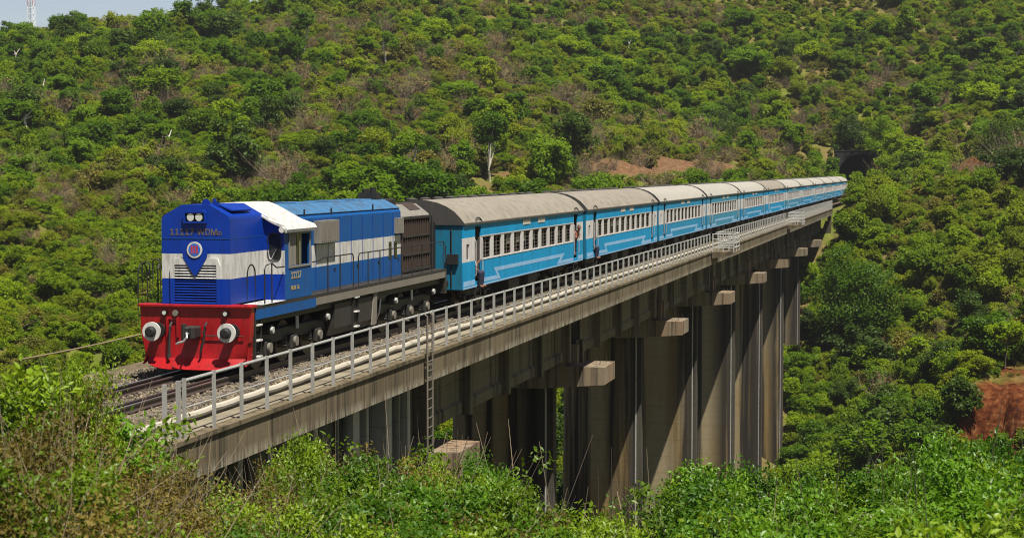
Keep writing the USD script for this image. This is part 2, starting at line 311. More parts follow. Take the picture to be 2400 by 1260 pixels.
# ------------------------------------------------------------------ terrain
CP = np.array([
    (17.66, 0, 3.2), (30, 0, 3), (45, -40, 6), (-60, -60, 1), (17, -40, 5), (60, 0, 2), (0, -40, -.9), (0, -15, -.9), (0, 10, -.9), (0, 27, -.9), (-5, 30, -1.4), (5, 29, -2.0), (9, 17, -1.0), (14, 9, 1.0),
    (19, 12, -.5), (22, 20, -3), (17, 20, -3.5), (17, 30, -6.2), (12, 30, -5), (10, 40, -8.5), (17, 45, -12), (17, 70, -20), (15, 100, -26), (10, 130, -29.5), (30, 30, -6), (30, 60, -16), (30, 100, -26), (35, 140, -27),
    (0, 34, -3.2), (0, 45, -7.5), (0, 60, -13.5), (0, 80, -20.5), (0, 105, -26.5), (0, 130, -29.5), (0, 156, -30), (0, 181, -29.5), (0, 206, -28.5), (0, 231, -23), (0, 250, -9), (0, 262, -.9), (8, 200, -26), (7, 180, -29), (0, 300, -.9), (0, 345, -.9),
    (20, 165, -22), (22, 172, -20.5), (24, 185, -14.5), (28, 230, -4), (14, 230, -12), (15, 206, -19), (30, 262, 3), (14, 262, -.5), (20, 300, 5.5), (20, 345, 14),
    (7, 280, -1.2), (8, 300, -.6), (10, 322, 1.2), (-8, 345, 6), (12, 350, 10),
    (-6, 40, -3), (-8, 55, -6.5), (-14, 75, -9), (-25, 60, -6.5), (-30, 90, -10), (-51, 110, -9.5), (-20, 110, -18), (-20, 150, -21), (-40, 150, -14), (-18, 190, -16), (-45, 190, -8), (-89, 170, -4.6), (-80, 110, -7),
    (-121, 220, 5), (-160, 280, 19), (-200, 350, 31), (-48, 262, 4.5), (-72, 315, 19), (-20, 270, 2.5), (-20, 310, 8), (-14, 230, -7), (-100, 370, 38), (-60, 400, 38), (0, 400, 30), (0, 465, 54), (-100, 460, 57), (-140, 460, 46),
    (50, 400, 30), (50, 465, 55), (0, 560, 84), (60, 560, 86), (-100, 560, 72), (-215, 375, 33.5), (-240, 420, 32.5), (-280, 480, 27), (-165, 400, 39.5), (-190, 470, 37.5), (-220, 560, 34), (-300, 350, 24), (-150, 600, 50), (-350, 600, 20),
    (-150, 100, -4), (-150, 180, 0), (-250, 250, 12), (-100, 20, -2), (-50, 20, -2), (-20, 20, -1.2), (70, 250, 3), (80, 150, -18), (80, 60, -10), (-20, 0, -.9), (120, 400, 40), (0, 720, 100), (-400, 720, 10), (-200,720,20), (150, 650, 100)], float)
RBF = RBFInterpolator(CP[:, :2], CP[:, 2], kernel='linear', smoothing=0.5)
BASE_D = None


def hraw(x, y):
    x = np.clip(np.asarray(x, float), -400, 150); y = np.clip(np.asarray(y, float), -60, 720)
    return RBF(np.stack([x.ravel(), y.ravel()], 1)).reshape(x.shape)


GX = np.concatenate([np.arange(-400, -60, 4.0), np.arange(-60, 14, 1.25), np.arange(14, 40, .6), np.arange(40, 151, 4.0)])
GY = np.concatenate([np.arange(-60, 20, 4.0), np.arange(20, 158, 1.5), np.arange(158, 186, .6), np.arange(186, 360, 1.5), np.arange(360, 721, 4.0)])
gx, gy = np.meshgrid(GX, GY)


def ssmooth(a, b, t):
    t = np.clip((t - a) / (b - a), 0, 1); return t * t * (3 - 2 * t)


def shape_ground(x, y):
    z = hraw(x, y)
    n = meshkit.fbm(np.stack([x * 0.06, y * 0.06, z * 0], -1), 4, 3) - 0.47
    far = ssmooth(60, 160, np.hypot(x - C[0], y))
    z = z + n * (0.8 + 6.5 * far)
    # bank of red earth with a flat tan top at the right
    bx = ssmooth(17.5, 21.5, x + 2.5 * (meshkit.noise(np.stack([y * .25, x * 0, z * 0], -1), 8) - .5)) * (1 - ssmooth(34, 42, x)); yy = y + 2.2 * (meshkit.noise(np.stack([x * 1.1, y * .0, z * 0], -1), 15) - .5) + 0.12 * (x - 24) + 2.0 * (meshkit.noise(np.stack([x * 0.3, y * 0, z * 0], -1), 5) - .5)
    cl = -22.0 + 5.6 * ssmooth(167.6, 169.4, yy + .9 * n) + 1.5 * ssmooth(169, 173, yy) + 0.9 * n + 2.2 * (meshkit.fbm(np.stack([x * .45, y * .45, z * 0], -1), 4, 9) - .47)
    w = bx * ssmooth(158, 163, y) * (1 - ssmooth(180, 192, y))
    z = z * (1 - w) + cl * w
    # track bed beyond the viaduct and before it: cut or filled level
    on = np.maximum(ssmooth(256, 262, y) * (1 - ssmooth(338, 341, y)), 1 - ssmooth(27, 31, y))
    half = np.abs(x + 0.4)
    lvl = np.where(half < 4.2, -0.95, -0.95 + (half - 4.2) * 1.0)
    up = np.minimum(z, np.maximum(lvl, -0.95)); fill = np.where(half < 3.6, -0.95, -0.95 - (half - 3.6) * 0.7)
    zt = np.maximum(up, fill)
    z = z * (1 - on) + zt * on
    # the deck needs room over the slope at both ends
    under = (x > -6) & (x < 4.5) & (y > 29) & (y < 259)
    z = np.where(under, np.minimum(z, -1.9 - np.clip((y - 32) * .25, 0, 2)), z)
    return z


gz = shape_ground(gx, gy)
from scipy.interpolate import RegularGridInterpolator
HI = RegularGridInterpolator((GY, GX), gz, bounds_error=False, fill_value=None)


def hgt(x, y):
    x = np.asarray(x, float); y = np.asarray(y, float)
    return HI(np.stack([np.clip(y, -60, GY[-1]), np.clip(x, -400, GX[-1])], -1))


def earth_mask(x, y):
    """where the ground lies bare"""
    n = meshkit.fbm(np.stack([x * 0.12, y * 0.12, x * 0], -1), 4, 11)
    def blob(cx, cy, rx, ry, ang=0):
        c, s = math.cos(ang), math.sin(ang); dx, dy = x - cx, y - cy
        return np.exp(-(((dx * c + dy * s) / rx) ** 2 + ((-dx * s + dy * c) / ry) ** 2))
    e = 1.4 * blob(-33, 270, 8, 5) + 1.5 * blob(-24, 282, 9, 7) + 1.4 * blob(-17, 296, 7, 8) + 1.8 * blob(27, 169, 8, 4.5) + .8 * blob(22, 310, 4, 14) + 0.9 * blob(24, 182, 10, 6) + 0.7 * blob(11, 222, 1.8, 8) + .8 * blob(27, 300, 4, 25, .2)
    e += 0.8 * blob(-95, 372, 22, 5, .5) + .7 * blob(-75, 345, 15, 4, .5) + .7 * blob(-205, 345, 16, 4, .6) + .8 * blob(-48, 262, 5, 4) + .7 * blob(10, 190, 5, 5)
    return np.clip((e + (n - 0.47) * 1.6 - 0.25) * 2.2, 0, 1) * (e > .12)


def grid_faces(ny, nx):
    i = np.arange(ny * nx).reshape(ny, nx)
    return np.stack([i[:-1, :-1].ravel(), i[:-1, 1:].ravel(), i[1:, 1:].ravel(), i[1:, :-1].ravel()], 1)


tv = np.stack([gx, gy, gz], -1).reshape(-1, 3)
tp = usdkit.mesh(stage, '/World/hillside_ground', (tv, grid_faces(len(GY), len(GX))), M['terrain'], smooth=True)
UsdGeom.PrimvarsAPI(tp).CreatePrimvar('earth', Sdf.ValueTypeNames.FloatArray, 'vertex').Set(Vt.FloatArray.FromNumpy(earth_mask(gx, gy).ravel().astype(np.float32)))
tag(tp.GetPrim(), 'dry grassy valley sides with patches of bare red earth', 'ground', kind='structure')
# land beyond, out to the horizon
ox = np.concatenate([[-6000, -2500, -1000], GX[::8], [GX[-1]], [700, 2500, 6000]]); oy = np.concatenate([[-6000, -2500, -700], GY[::8], [GY[-1]], [1500, 3000, 8000]])
oxx, oyy = np.meshgrid(ox, oy)
ozz = hgt(oxx, oyy) - 8.0
inside = (oxx >= -400) & (oxx <= GX[-1]) & (oyy >= -60) & (oyy <= GY[-1]); edge = inside & ~((oxx > -395) & (oxx < GX[-1] - 4) & (oyy > -55) & (oyy < GY[-1] - 4))
ozz = np.where(inside & ~edge, ozz - 30, ozz + 7.9 * edge)
tag(obj('far_ground', (np.stack([oxx, oyy, ozz], -1).reshape(-1, 3), grid_faces(len(oy), len(ox))), 'terrain', smooth=True), 'distant land beyond the hill', 'ground', kind='structure')

# ------------------------------------------------------------------ viaduct
PIERS = [55.0 + 25.2 * k for k in range(8)]           # Y of the pier centres
Y0, Y1 = 31.5, 257.0
XE = 2.95                                              # outer face of the near edge beam
viaduct = thing('railway_viaduct', 'tall weathered concrete railway viaduct on slab piers across the valley', 'viaduct')
ends = [Y0] + PIERS + [Y1]
for a, b in zip(ends[:-1], ends[1:]):
    sub('deck_slab', B(-4.75, XE - 0.22, a + .02, b - .02, -0.95, -0.52), 'deck_concrete', viaduct)
    mb = MB().prism([(XE - .22, -1.28), (XE, -1.28), (XE, -.50), (XE + .05, -.50), (XE + .05, -.40), (XE - .22, -.40)], a + .02, b - .02)
    sub('edge_beam', mb, 'deck_concrete', viaduct)
    sub('edge_beam', MB().prism([(-4.95, -1.28), (-4.75, -1.28), (-4.75, -.62), (-4.95, -.62)], a + .02, b - .02), 'deck_concrete', viaduct)
    L = b - a
    if a == Y0:
        sw_ = sub('abutment_side_wall', MB().box(-4.3, 1.55, a + .1, b - 1.5, -14.0, -.96), 'pier_stained', viaduct)
        for yc, wd in ((34.6, .3), (36.4, .4), (38.1, .3), (40.0, .35), (41.7, .3), (43.2, .35), (44.9, .25), (46.5, .55), (47.5, .2), (49.5, .6), (50.6, .2), (51.5, .3)):
            sub('counterfort', MB().box(1.551, 2.05, yc - wd / 2, yc + wd / 2, -13.5, -.97), 'rib_pale', sw_)
        continue
    for gxc in (0.85, -0.75, -2.35, -4.0):
        if gxc > .8 or gxc < -3.9:
            g = MB().prism([(gxc - .26, -3.68), (gxc + .26, -3.68), (gxc + .26, -3.30), (gxc + .16, -3.2), (gxc + .16, -.955), (gxc - .16, -.955), (gxc - .16, -3.2), (gxc - .26, -3.30)], a + .95, b - .95)
        else: g = MB().prism([(gxc - .30, -3.68), (gxc + .30, -3.68), (gxc + .30, -3.3), (gxc + .13, -3.1), (gxc + .13, -1.2), (gxc + .4, -.955), (gxc - .4, -.955), (gxc - .13, -1.2), (gxc - .13, -3.1), (gxc - .30, -3.3)], a + .25, b - .25)
        gp = sub('girder', g, 'girder_concrete', viaduct)
        if gxc > .8 or gxc < -3.9:
            s = 1 if gxc > .8 else -1; xa, xb = sorted((gxc + s * .165, gxc + s * .56))
            for k, yy in enumerate([1.0, 6.2, 12.1, 18.0, 23.85] if L > 24.5 else np.arange(2, L - 1, 5.9)):
                sub('stiffener_rib', MB().box(xa, xb, a + yy, a + yy + .34, -3.74, -.96), 'girder_concrete', gp)
    for k, yy in enumerate([1.0, 6.2, 12.1, 18.0, 23.85] if L > 24.5 else np.arange(2, L - 1, 5.9)):
        sub('cross_beam', B(-3.83, .68, a + yy + .03, a + yy + .27, -3.0, -.96), 'girder_concrete', viaduct)
for k, py in enumerate(PIERS):
    zb = float(min(hgt(np.array([-2.1, -4.2, 0]), np.array([py, py, py])))) - 1.5
    t = .95 + .0 * k
    batter = 0.10
    top = [(-4.25, py - t), (-.05, py - t), (-.05, py + t), (-4.25, py + t)]
    hz = -4.9
    def ringz(ex, z, ch=.16):
        x0, x1, ya, yb = -4.25 - ex, -.05 + ex * .3, py - t - ex * .5, py + t + ex * .5
        return [(x0 + ch, ya, z), (x1 - ch, ya, z), (x1, ya + ch, z), (x1, yb - ch, z), (x1 - ch, yb, z), (x0 + ch, yb, z), (x0, yb - ch, z), (x0, ya + ch, z)]
    r0, r1 = ringz(0, hz), ringz(batter, zb)
    v = np.array(r0 + r1); f = [(i, (i + 1) % 8, 8 + (i + 1) % 8, 8 + i) for i in range(8)]
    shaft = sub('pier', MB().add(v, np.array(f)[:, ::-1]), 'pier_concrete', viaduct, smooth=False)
    # stained strip down the near corner and the drain pipe beside it
    cap = MB().prism([(-5.4, -3.9), (3.02, -3.9), (3.02, -4.7), (1.2, -4.85), (-.05, -4.95), (-4.25, -4.95), (-5.4, -4.7)], py - 1.35, py + 1.35)
    cp = sub('pier_cap', cap, 'cap_concrete', shaft)
    sub('drain_pipe', MB().tube([(-.05 + .16, py - .55, -4.95), (-.05 + .16, py - .55, zb + 1)], .045, 8), 'fence_steel', shaft)
    sub('corner_pilaster', MB().box(-.05, .35, py + .05, py + .75, zb + .5, -4.97), 'pier_stained', shaft)
    for dy in (-.55, .7):
        sub('stopper_block', MB().cbox(1.30, 1.66, py + dy - .17, py + dy + .17, -3.9, -2.95 if dy < 0 else -2.85, .02), 'cap_concrete', shaft) if k != 0 else None
    for gxc in (0.85, -0.75, -2.35, -4.0):
        for dy in (-1.12, 1.12):
            sub('bearing', B(gxc - .28, gxc + .28, py + dy - .2, py + dy + .2, -3.899, -3.69), 'girder_concrete', shaft)
    if k:
        rb = MB()
        for rx, ry in ((2.3, .4), (2.65, -.5), (2.7, .8), (1.5, -1.0)): rb.cyl((rx, py + ry, -3.9), (rx + .02, py + ry, -3.62), .014, 5)
        sub('reinforcing_bars', rb, 'rail_rust', shaft)
for ya, yb in ((Y0 - 3.0, Y0 + 1.6), (Y1 - .9, Y1 + 3)):
    zb = float(hgt(0., (ya + yb) / 2)) - 5
    ab = sub('abutment', B(-4.95, 2.7, ya, yb, zb, -3.25), 'pier_stained', viaduct)
    sub('wing_wall', B(2.3, 2.72, ya, yb - 1.6, -3.24, -.9), 'pier_stained', ab)
sub('walkway_slab', B(1.99, XE - .225, Y0, Y1, -.515, -.43), 'walk_concrete', viaduct)
# ballast kerb: pale pipe-like duct made of short lengths along the ballast edge
duct = thing('cable_duct', 'whitish cable duct of short pipe lengths along the ballast edge on the walkway', 'duct')
yy = 30.6; k = 0
while yy < Y1:
    L = 1.52; dz = rng.normal(0, .006); dx = rng.normal(0, .006)
    if yy < 185:
        pts = [(1.98 + dx, yy + s * (L - .02), -.27 + dz - .02 * math.sin(math.pi * s)) for s in np.linspace(0, 1, 4)]
        sub('duct_length', MB().tube(pts, .085, 8), 'duct_white', duct)
    yy += L
sub('duct_run', B(1.88, 2.08, 185.5, Y1, -.4, -.2), 'duct_white', duct)
sub('support_kerb', B(1.72, 1.97, Y0, Y1, -.512, -.345), 'walk_concrete', duct)

# railings
def railing(name, label, x, ya, yb, n, z0, ztop, m, skip=()):
    t = thing(name, label, 'railing')
    for y in np.linspace(ya, yb, n):
        lean = rng.normal(0, .006)
        if any(a < y < b for a, b in skip): continue
        mb = MB().box(x - .04, x + .04, y - .016, y + .016, z0, ztop + .06).box(x - .014, x + .014, y + .0165, y + .06, z0, ztop + .05)
        sub('post', mb, m, t, smooth=False)
    segs = []; s = ya
    for a, b in sorted(skip): segs.append((s, a)); s = b
    segs.append((s, yb))
    for zz, r in ((ztop, .036), (z0 + (ztop - z0) * .52, .018)):
        for a, b in segs:
            y = np.linspace(a, b, max(3, int((b - a) / 6)))
            sub('handrail', MB().tube(np.stack([y * 0 + x - .05, y, zz + rng.normal(0, .006, len(y))], 1), r, 6), m, t)
    return t
REF = [(118.0, 121.4), (178.8, 182.2)]
railing('steel_railing', 'long galvanised steel railing along the near edge of the viaduct deck', 2.90, 33.1, 256.6, 149, -.40, .76, 'fence_steel', REF)
t = thing('steel_railing', 'thin weathered hand cable on short posts along the far edge of the viaduct', 'railing')
for y in np.arange(39, 257, 9.0): sub('post', MB().cyl((-4.86, y, -.62), (-4.86, y, .27), .02, 6), 'twig_tan', t)
sub('hand_cable', MB().tube([(-4.86, y, .26 - .04 * math.sin(math.pi * ((y - 30) % 9) / 9)) for y in np.arange(40.5, 257, 1.5)], .022, 6), 'twig_tan', t)
# trolley refuges: small balconies on the near side
for i, (a, b) in enumerate(REF):
    t = thing('trolley_refuge', ('nearer' if i == 0 else 'farther') + ' pale railed refuge balcony jutting from the viaduct deck', 'balcony')
    X0, X1 = XE + .06, XE + 1.55
    sub('floor_slab', MB().prism([(X0, -.41), (X1, -.41), (X1, -.55), (X0, -.85)], a, b), 'deck_concrete', t)
    for x, y in [(X1 - .05, a + .05), (X1 - .05, (a + b) / 2), (X1 - .05, b - .05), (X0 + .05, a + .05), (X0 + .05, b - .05), ((X0 + X1) / 2, a + .05), ((X0 + X1) / 2, b - .05)]:
        sub('post', B(x - .035, x + .035, y - .035, y + .035, -.41, .82), 'fence_white', t)
    for z in (-.12, .17, .46, .78):
        sub('guard_rail', MB().tube([(X0, a + .05, z), (X1 - .05, a + .05, z), (X1 - .05, b - .05, z), (X0, b - .05, z)], .04, 6), 'fence_white', t)
t = thing('access_ladder', 'narrow weathered steel ladder hanging down the outside of the viaduct', 'ladder')
for y in (50.0, 50.55):
    sub('ladder_rail', MB().tube([(3.08, y, -3.95), (3.08, y, .72), (2.98, y, .80)], .032, 6), 'ladder_steel', t)
for z in np.arange(-3.7, .5, .28): sub('rung', MB().cyl((3.08, 50.0, z), (3.08, 50.55, z), .016, 6), 'ladder_steel', t)
for z in (-.75, -1.15): sub('bracket', B(3.003, 3.08, 50.05, 50.5, z, z + .05), 'ladder_steel', t)
# end posts of the railing
t = thing('gate_post', 'pair of short grey angle posts at the near end of the railing', 'post')
for y in (32.3, 32.95): sub('post', MB().box(2.78, 2.86, y, y + .07, -1.3, .78), 'fence_steel', t)
sub('base_plate', B(2.7, 2.94, 32.2, 33.05, -1.36, -1.3), 'fence_steel', t)

# ------------------------------------------------------------------ ballast and track
by = np.concatenate([np.arange(-40, 30, 2.0), np.arange(30, 90, .3), np.arange(90, 375, 2.5)]); bx = np.array([-4.6, -4.2, -3.75, -3.3, -2.8, -2.3, -1.8, -1.4, -1.0, -.6, -.2, .2, .6, 1.0, 1.3, 1.5, 1.72])
bxx, byy = np.meshgrid(bx, by)
prof = np.interp(bx, [-4.6, -3.9, -2.7, -1.5, 1.1, 1.72], [-.80, -.62, -.24, -.19, -.19, -.34])
bzz = prof[None] + .05 * (meshkit.noise(np.stack([bxx * 2, byy * 2, bxx * 0], -1), 2) - .5)
bzz = np.where((byy < 30.5) & (bxx > 1.4), bzz, bzz)
tag(obj('ballast_bed', (np.stack([bxx, byy, bzz], -1).reshape(-1, 3), grid_faces(len(by), len(bx))), 'ballast', smooth=True), 'stone ballast bed under the track along the viaduct', 'ballast', kind='structure')
track = thing('railway_track', 'single broad gauge railway track with guard rails running out onto the viaduct', 'track')
RX = .05
RAILP = [(-.075, -.156), (.075, -.156), (.075, -.142), (.012, -.125), (.012, -.04), (.036, -.03), (.036, 0), (-.036, 0), (-.036, -.03), (-.012, -.04), (-.012, -.125), (-.075, -.142)]
for xr in (-.86 + RX, .86 + RX):
    rp = sub('rail', MB().prism([(x + xr, z) for x, z in RAILP], -40, 348), 'rail_rust', track)
    sub('rail_head', B(xr - .034, xr + .034, -40, 348, .001, .005), 'rail_top', rp)
for xr in (-.55 + RX, .55 + RX):
    sub('guard_rail', MB().prism([(x + xr, z - .012) for x, z in RAILP], 28, 258), 'rail_rust', track)
for y in np.arange(26.2, 66, .62):
    sub('sleeper', MB().cbox(-1.38 + RX, 1.38 + RX, y - .12, y + .12, -.34, -.188, .02), 'sleeper_concrete', track)
# loose stones on the bed
stone = trimesh.creation.icosphere(1, 1.0); sv = stone.vertices * (1 + .35 * (meshkit.noise(stone.vertices * 1.7 + 9, 4)[:, None] - .5)); sv = sv * [1, .8, .62]
pi = UsdGeom.PointInstancer.Define(stage, '/World/ballast_stones')
usdkit.mesh(stage, '/World/ballast_stones/stone', (sv, stone.faces), M['ballast_stone'], smooth=False)
n = 26000
sx = np.concatenate([rng.uniform(1.05, 1.74, int(n * .55)), rng.uniform(-4.1, 1.1, n - int(n * .55))]); sy = np.concatenate([33 + 75 * rng.random(int(n * .55)) ** 1.6, rng.uniform(29, 46, n - int(n * .55))])
ok = (np.abs(np.abs(sx - RX) - .86) > .1); sx, sy = sx[ok], sy[ok]
sz = np.interp(sx, bx, prof) + rng.uniform(-.01, .03, len(sx))
pi.CreatePositionsAttr(Vt.Vec3fArray.FromNumpy(np.stack([sx, sy, sz], 1).astype(np.float32)))
pi.CreateProtoIndicesAttr(Vt.IntArray.FromNumpy(np.zeros(len(sx), np.int32)))
ss = rng.uniform(.022, .05, len(sx)).astype(np.float32); pi.CreateScalesAttr(Vt.Vec3fArray.FromNumpy(np.stack([ss, ss, ss], 1)))
q = rng.normal(size=(len(sx), 4)); q /= np.linalg.norm(q, axis=1, keepdims=True)
pi.CreateOrientationsAttr(Vt.QuathArray([Gf.Quath(float(a[0]), float(a[1]), float(a[2]), float(a[3])) for a in q]))
pi.CreatePrototypesRel().SetTargets(['/World/ballast_stones/stone'])
tag(pi.GetPrim(), 'loose grey brown ballast stones between rails and cable duct', 'stones', kind='stuff')

# ------------------------------------------------------------------ locomotive (local y = 0 at the front beam)
LY = 40.3
loco = thing('diesel_locomotive', 'blue and white diesel locomotive with red front leading the train', 'locomotive', (RX * .0, LY, 0))
WB0, WB1 = 2.36, 2.97                                    # the white waist band


def hood_poly(h, ztop, zsh, flat, z0=1.7):
    return [(-h, z0), (h, z0), (h, zsh - .06), (h - .04, zsh), (flat, ztop), (-flat, ztop), (-h + .04, zsh), (-h, zsh - .06)]


def banded(name, h, y0, y1, z0, za, zb, blue, parent, topfun, round_front=0.0):
    """side body in three painted tiers: blue, white band, blue with its roof shape"""
    def tier(zlo, zhi):
        mb = MB(); c = round_front
        mb.prism([(-h + c, y0), (h - c, y0), (h, y0 + c), (h, y1), (-h, y1), (-h, y0 + c)] if c else [(-h, y0), (h, y0), (h, y1), (-h, y1)], zlo, zhi, 'z')
        return mb
    p = sub(name, tier(z0, za), blue, parent)
    sub('white_band', tier(za, zb), 'loco_white', p)
    sub('upper_panel', topfun(zb), blue, p)
    return p


# underframe, beam and plough
sub('underframe', B(-1.3, 1.3, .25, 17.3, 1.2, 1.5), 'black_steel', loco)
fp = sub('running_board', MB().box(-1.46, 1.46, .3, 17.45, 1.60, 1.69), 'grimy_steel', loco)
sub('side_sill', B(1.40, 1.47, .3, 4.6, 1.36, 1.598), 'loco_blue_faded', fp); sub('side_sill', B(-1.47, -1.40, .3, 4.6, 1.36, 1.598), 'loco_blue_faded', fp)
sub('side_sill', B(1.42, 1.465, 4.61, 17.45, 1.40, 1.598), 'dusty_grey', fp); sub('side_sill', B(-1.465, -1.42, 4.61, 17.45, 1.40, 1.598), 'dusty_grey', fp)
sub('white_line', B(.95, 1.475, .75, 2.3, 1.692, 1.70), 'loco_white', fp)
beam = sub('front_beam', MB().prism([(-1.40, .82), (1.40, .82), (1.44, 1.1), (1.46, 1.66), (-1.46, 1.66), (-1.44, 1.1)], 0, .22), 'loco_red', loco)
sub('beam_lip', MB().cbox(-1.50, 1.50, -.09, .30, 1.665, 1.735, .015), 'loco_red', beam)
pl = MB()
nx = 13; xs = np.linspace(-1, 1, nx); prf = [(-.005, .93), (-.012, .6), (-.06, .42), (-.2, .28), (-.36, .17)]
outer = np.array([[(x * (1.40 - .06 * j - (.06 if j == 4 else 0)), y + .10 * abs(x) ** 3 * (j > 1), z + (.10 * abs(x) ** 6 if j == 4 else 0)) for x in xs] for j, (y, z) in enumerate(prf)]).reshape(-1, 3)
ff = grid_faces(len(prf), nx); pl.add(outer, ff[:, ::-1]); pl.add(outer + [0, .05, -.02], ff)
sub('cattle_guard', pl, 'loco_red', loco)
sub('guard_side', MB().prism([(0.05, .82), (.05, .40), (-.1, .25), (.35, .35), (.6, .82)], 1.32, 1.36, 'x'), 'loco_red', loco); sub('guard_side', MB().prism([(0.05, .82), (.05, .40), (-.1, .25), (.35, .35), (.6, .82)], -1.36, -1.32, 'x'), 'loco_red', loco)
for s in (-1, 1):
    bx_ = s * .978
    bf = sub('buffer', MB().cyl((bx_, 0, 1.085), (bx_, -.36, 1.085), .125, 18).cyl((bx_, 0, 1.085), (bx_, -.07, 1.085), .19, 18), 'black_steel', loco)
    sub('buffer_face', MB().cyl((bx_, -.36, 1.085), (bx_, -.41, 1.085), .235, 28), 'buffer_white', bf)
    sub('buffer_pad', MB().tube([(bx_, -.41, 1.085), (bx_, -.50, 1.085), (bx_, -.53, 1.085)], [.135, .13, .08], 18), 'black_steel', bf)
cp = sub('coupler', MB().cbox(-.16, .16, -.42, 0, .92, 1.22, .04).cyl((-.14, -.36, .86), (-.14, -.36, 1.28), .07, 10).cyl((.1, -.42, .95), (.1, -.42, 1.2), .08, 10), 'grimy_steel', loco)
sub('coupling_hook', MB().tube([(0, -.42, 1.05), (.02, -.58, 1.08), (.05, -.62, .98), (-.05, -.6, .88), (-.2, -.55, .84), (-.28, -.5, .80)], .028, 7), 'pale_metal', cp)
sub('uncoupling_lever', MB().tube([(.2, -.06, 1.1), (.25, -.06, .98), (1.3, -.06, .98)], .014, 6), 'grimy_steel', cp)
sub('hose_bracket', MB().box(-.75, -.69, -.05, 0, .92, 1.36).box(-.48, -.42, -.05, 0, .92, 1.36).box(-.75, -.42, -.05, 0, 1.36, 1.42), 'loco_red', loco)
sub('brake_hose', MB().tube([(-.60, -.05, 1.28), (-.60, -.16, 1.2), (-.61, -.17, .8), (-.62, -.18, .50)], .03, 8).tube([(-.62, -.18, .52), (-.62, -.19, .42)], .045, 8), 'grimy_steel', loco)
sub('brake_hose', MB().tube([(.32, -.05, 1.3), (.33, -.18, 1.22), (.30, -.2, .85), (.22, -.22, .6)], .028, 8), 'black_steel', loco)
for x in (-.80, .80):
    lp = sub('marker_lamp', MB().cyl((x, .0, 1.52), (x, -.07, 1.52), .075, 14), 'black_steel', loco); sub('lens', MB().cyl((x + .01, -.07, 1.52), (x + .01, -.085, 1.52), .05, 12), 'lamp_glass', lp)
lp = sub('jumper_socket', MB().cyl((-.5, 0, 1.52), (-.5, -.08, 1.52), .075, 14), 'dusty_grey', loco)
for s in (-1, 1):
    st = sub('corner_steps', B(s * 1.42 - .03, s * 1.42 + .03, .28, .34, .35, 1.58).box(s * 1.42 - .03, s * 1.42 + .03, .66, .72, .35, 1.58), 'black_steel', loco)
    for z in (.42, .82, 1.2): sub('tread', B(s * 1.40 - .10, s * 1.40 + .10, .34, .66, z, z + .035), 'buffer_white', st)

# short hood
HH = .90
def short_top(z): return MB().prism([(-HH, z), (HH, z), (HH, 3.80), (HH - .05, 3.90), (.36, 4.17), (-.36, 4.17), (-HH + .05, 3.90), (-HH, 3.80)], .08, 2.3)
sh = banded('short_hood', HH, .08, 2.3, 1.735, WB0, WB1, 'loco_blue', loco, short_top, 0.0)
# raised front panel with louvres
gf = sub('grille_frame', MB().prism([(-.66, 1.74), (.66, 1.74), (.66, 2.36), (-.66, 2.36)], .02, .078, holes=[[(-.55, 1.76), (-.55, 2.36 - .001), (.55, 2.36 - .001), (.55, 1.76)]]), 'loco_blue', sh)
sub('grille_frame_top', MB().prism([(-.66, 2.363), (.66, 2.363), (.66, 2.66), (.58, 2.86), (-.58, 2.86), (-.66, 2.66)], .02, .078, holes=[[(-.55, 2.365), (-.55, 2.70), (.55, 2.70), (.55, 2.365)]]), 'loco_white', sh)
sub('grille_backing', B(-.55, .55, .075, .079, 1.76, 2.70), 'black_steel', sh)
for z in np.arange(1.775, 2.68, .0665):
    m = 'loco_white' if z > WB0 else 'loco_blue'
    sub('louvre', MB().prism([(.030, z), (.036, z - .004), (.074, z + .032), (.070, z + .040)], -.548, .548, 'x'), m, sh)
sub('front_chevron', MB().prism([(-.34, WB1 + .10), (.34, WB1 + .10), (.31, WB1 - .10), (.02, 2.43), (-.02, 2.43), (-.31, WB1 - .10)], .008, .0195), 'loco_blue', sh)
em = sub('emblem', MB().prism([(.20 * math.cos(a), 3.07 + .20 * math.sin(a)) for a in np.linspace(0, 2 * np.pi, 33)[:-1]], -.012, .007), 'buffer_white', sh)
sub('emblem_disc', MB().prism([(.155 * math.cos(a), 3.07 + .155 * math.sin(a)) for a in np.linspace(0, 2 * np.pi, 33)[:-1]], -.016, -.0125), 'emblem_blue', em)
em2 = MB()
for dx in (-.07, 0, .07): em2.prism([(dx - .022, 2.98), (dx + .022, 2.98), (dx + .022, 3.13), (dx + .03, 3.15), (dx, 3.18), (dx - .03, 3.15), (dx - .022, 3.13)], -.020, -.0165)
sub('emblem_figure', em2, 'emblem_red', em)
sub('waist_seam', B(-HH - .004, HH + .004, .07, 2.3, 3.335, 3.35), 'loco_blue_faded', sh)


def text_front(s, h, x, z, y, name, m, parent):
    t = meshkit.text_mesh(s, h, .008, True); v = np.array(t.vertices); w = v[:, 0].max() + v[:, 0].min()
    v = np.stack([v[:, 0] - w / 2 + x, y - v[:, 2], v[:, 1] + z], 1)
    return sub(name, MB().add(v, t.faces), m, parent, smooth=False)


def text_side(s, h, x, y, z, name, m, parent):
    t = meshkit.text_mesh(s, h, .008, True); v = np.array(t.vertices)
    return sub(name, MB().add(np.stack([x + v[:, 2], v[:, 0] + y, v[:, 1] + z], 1), t.faces), m, parent, smooth=False)


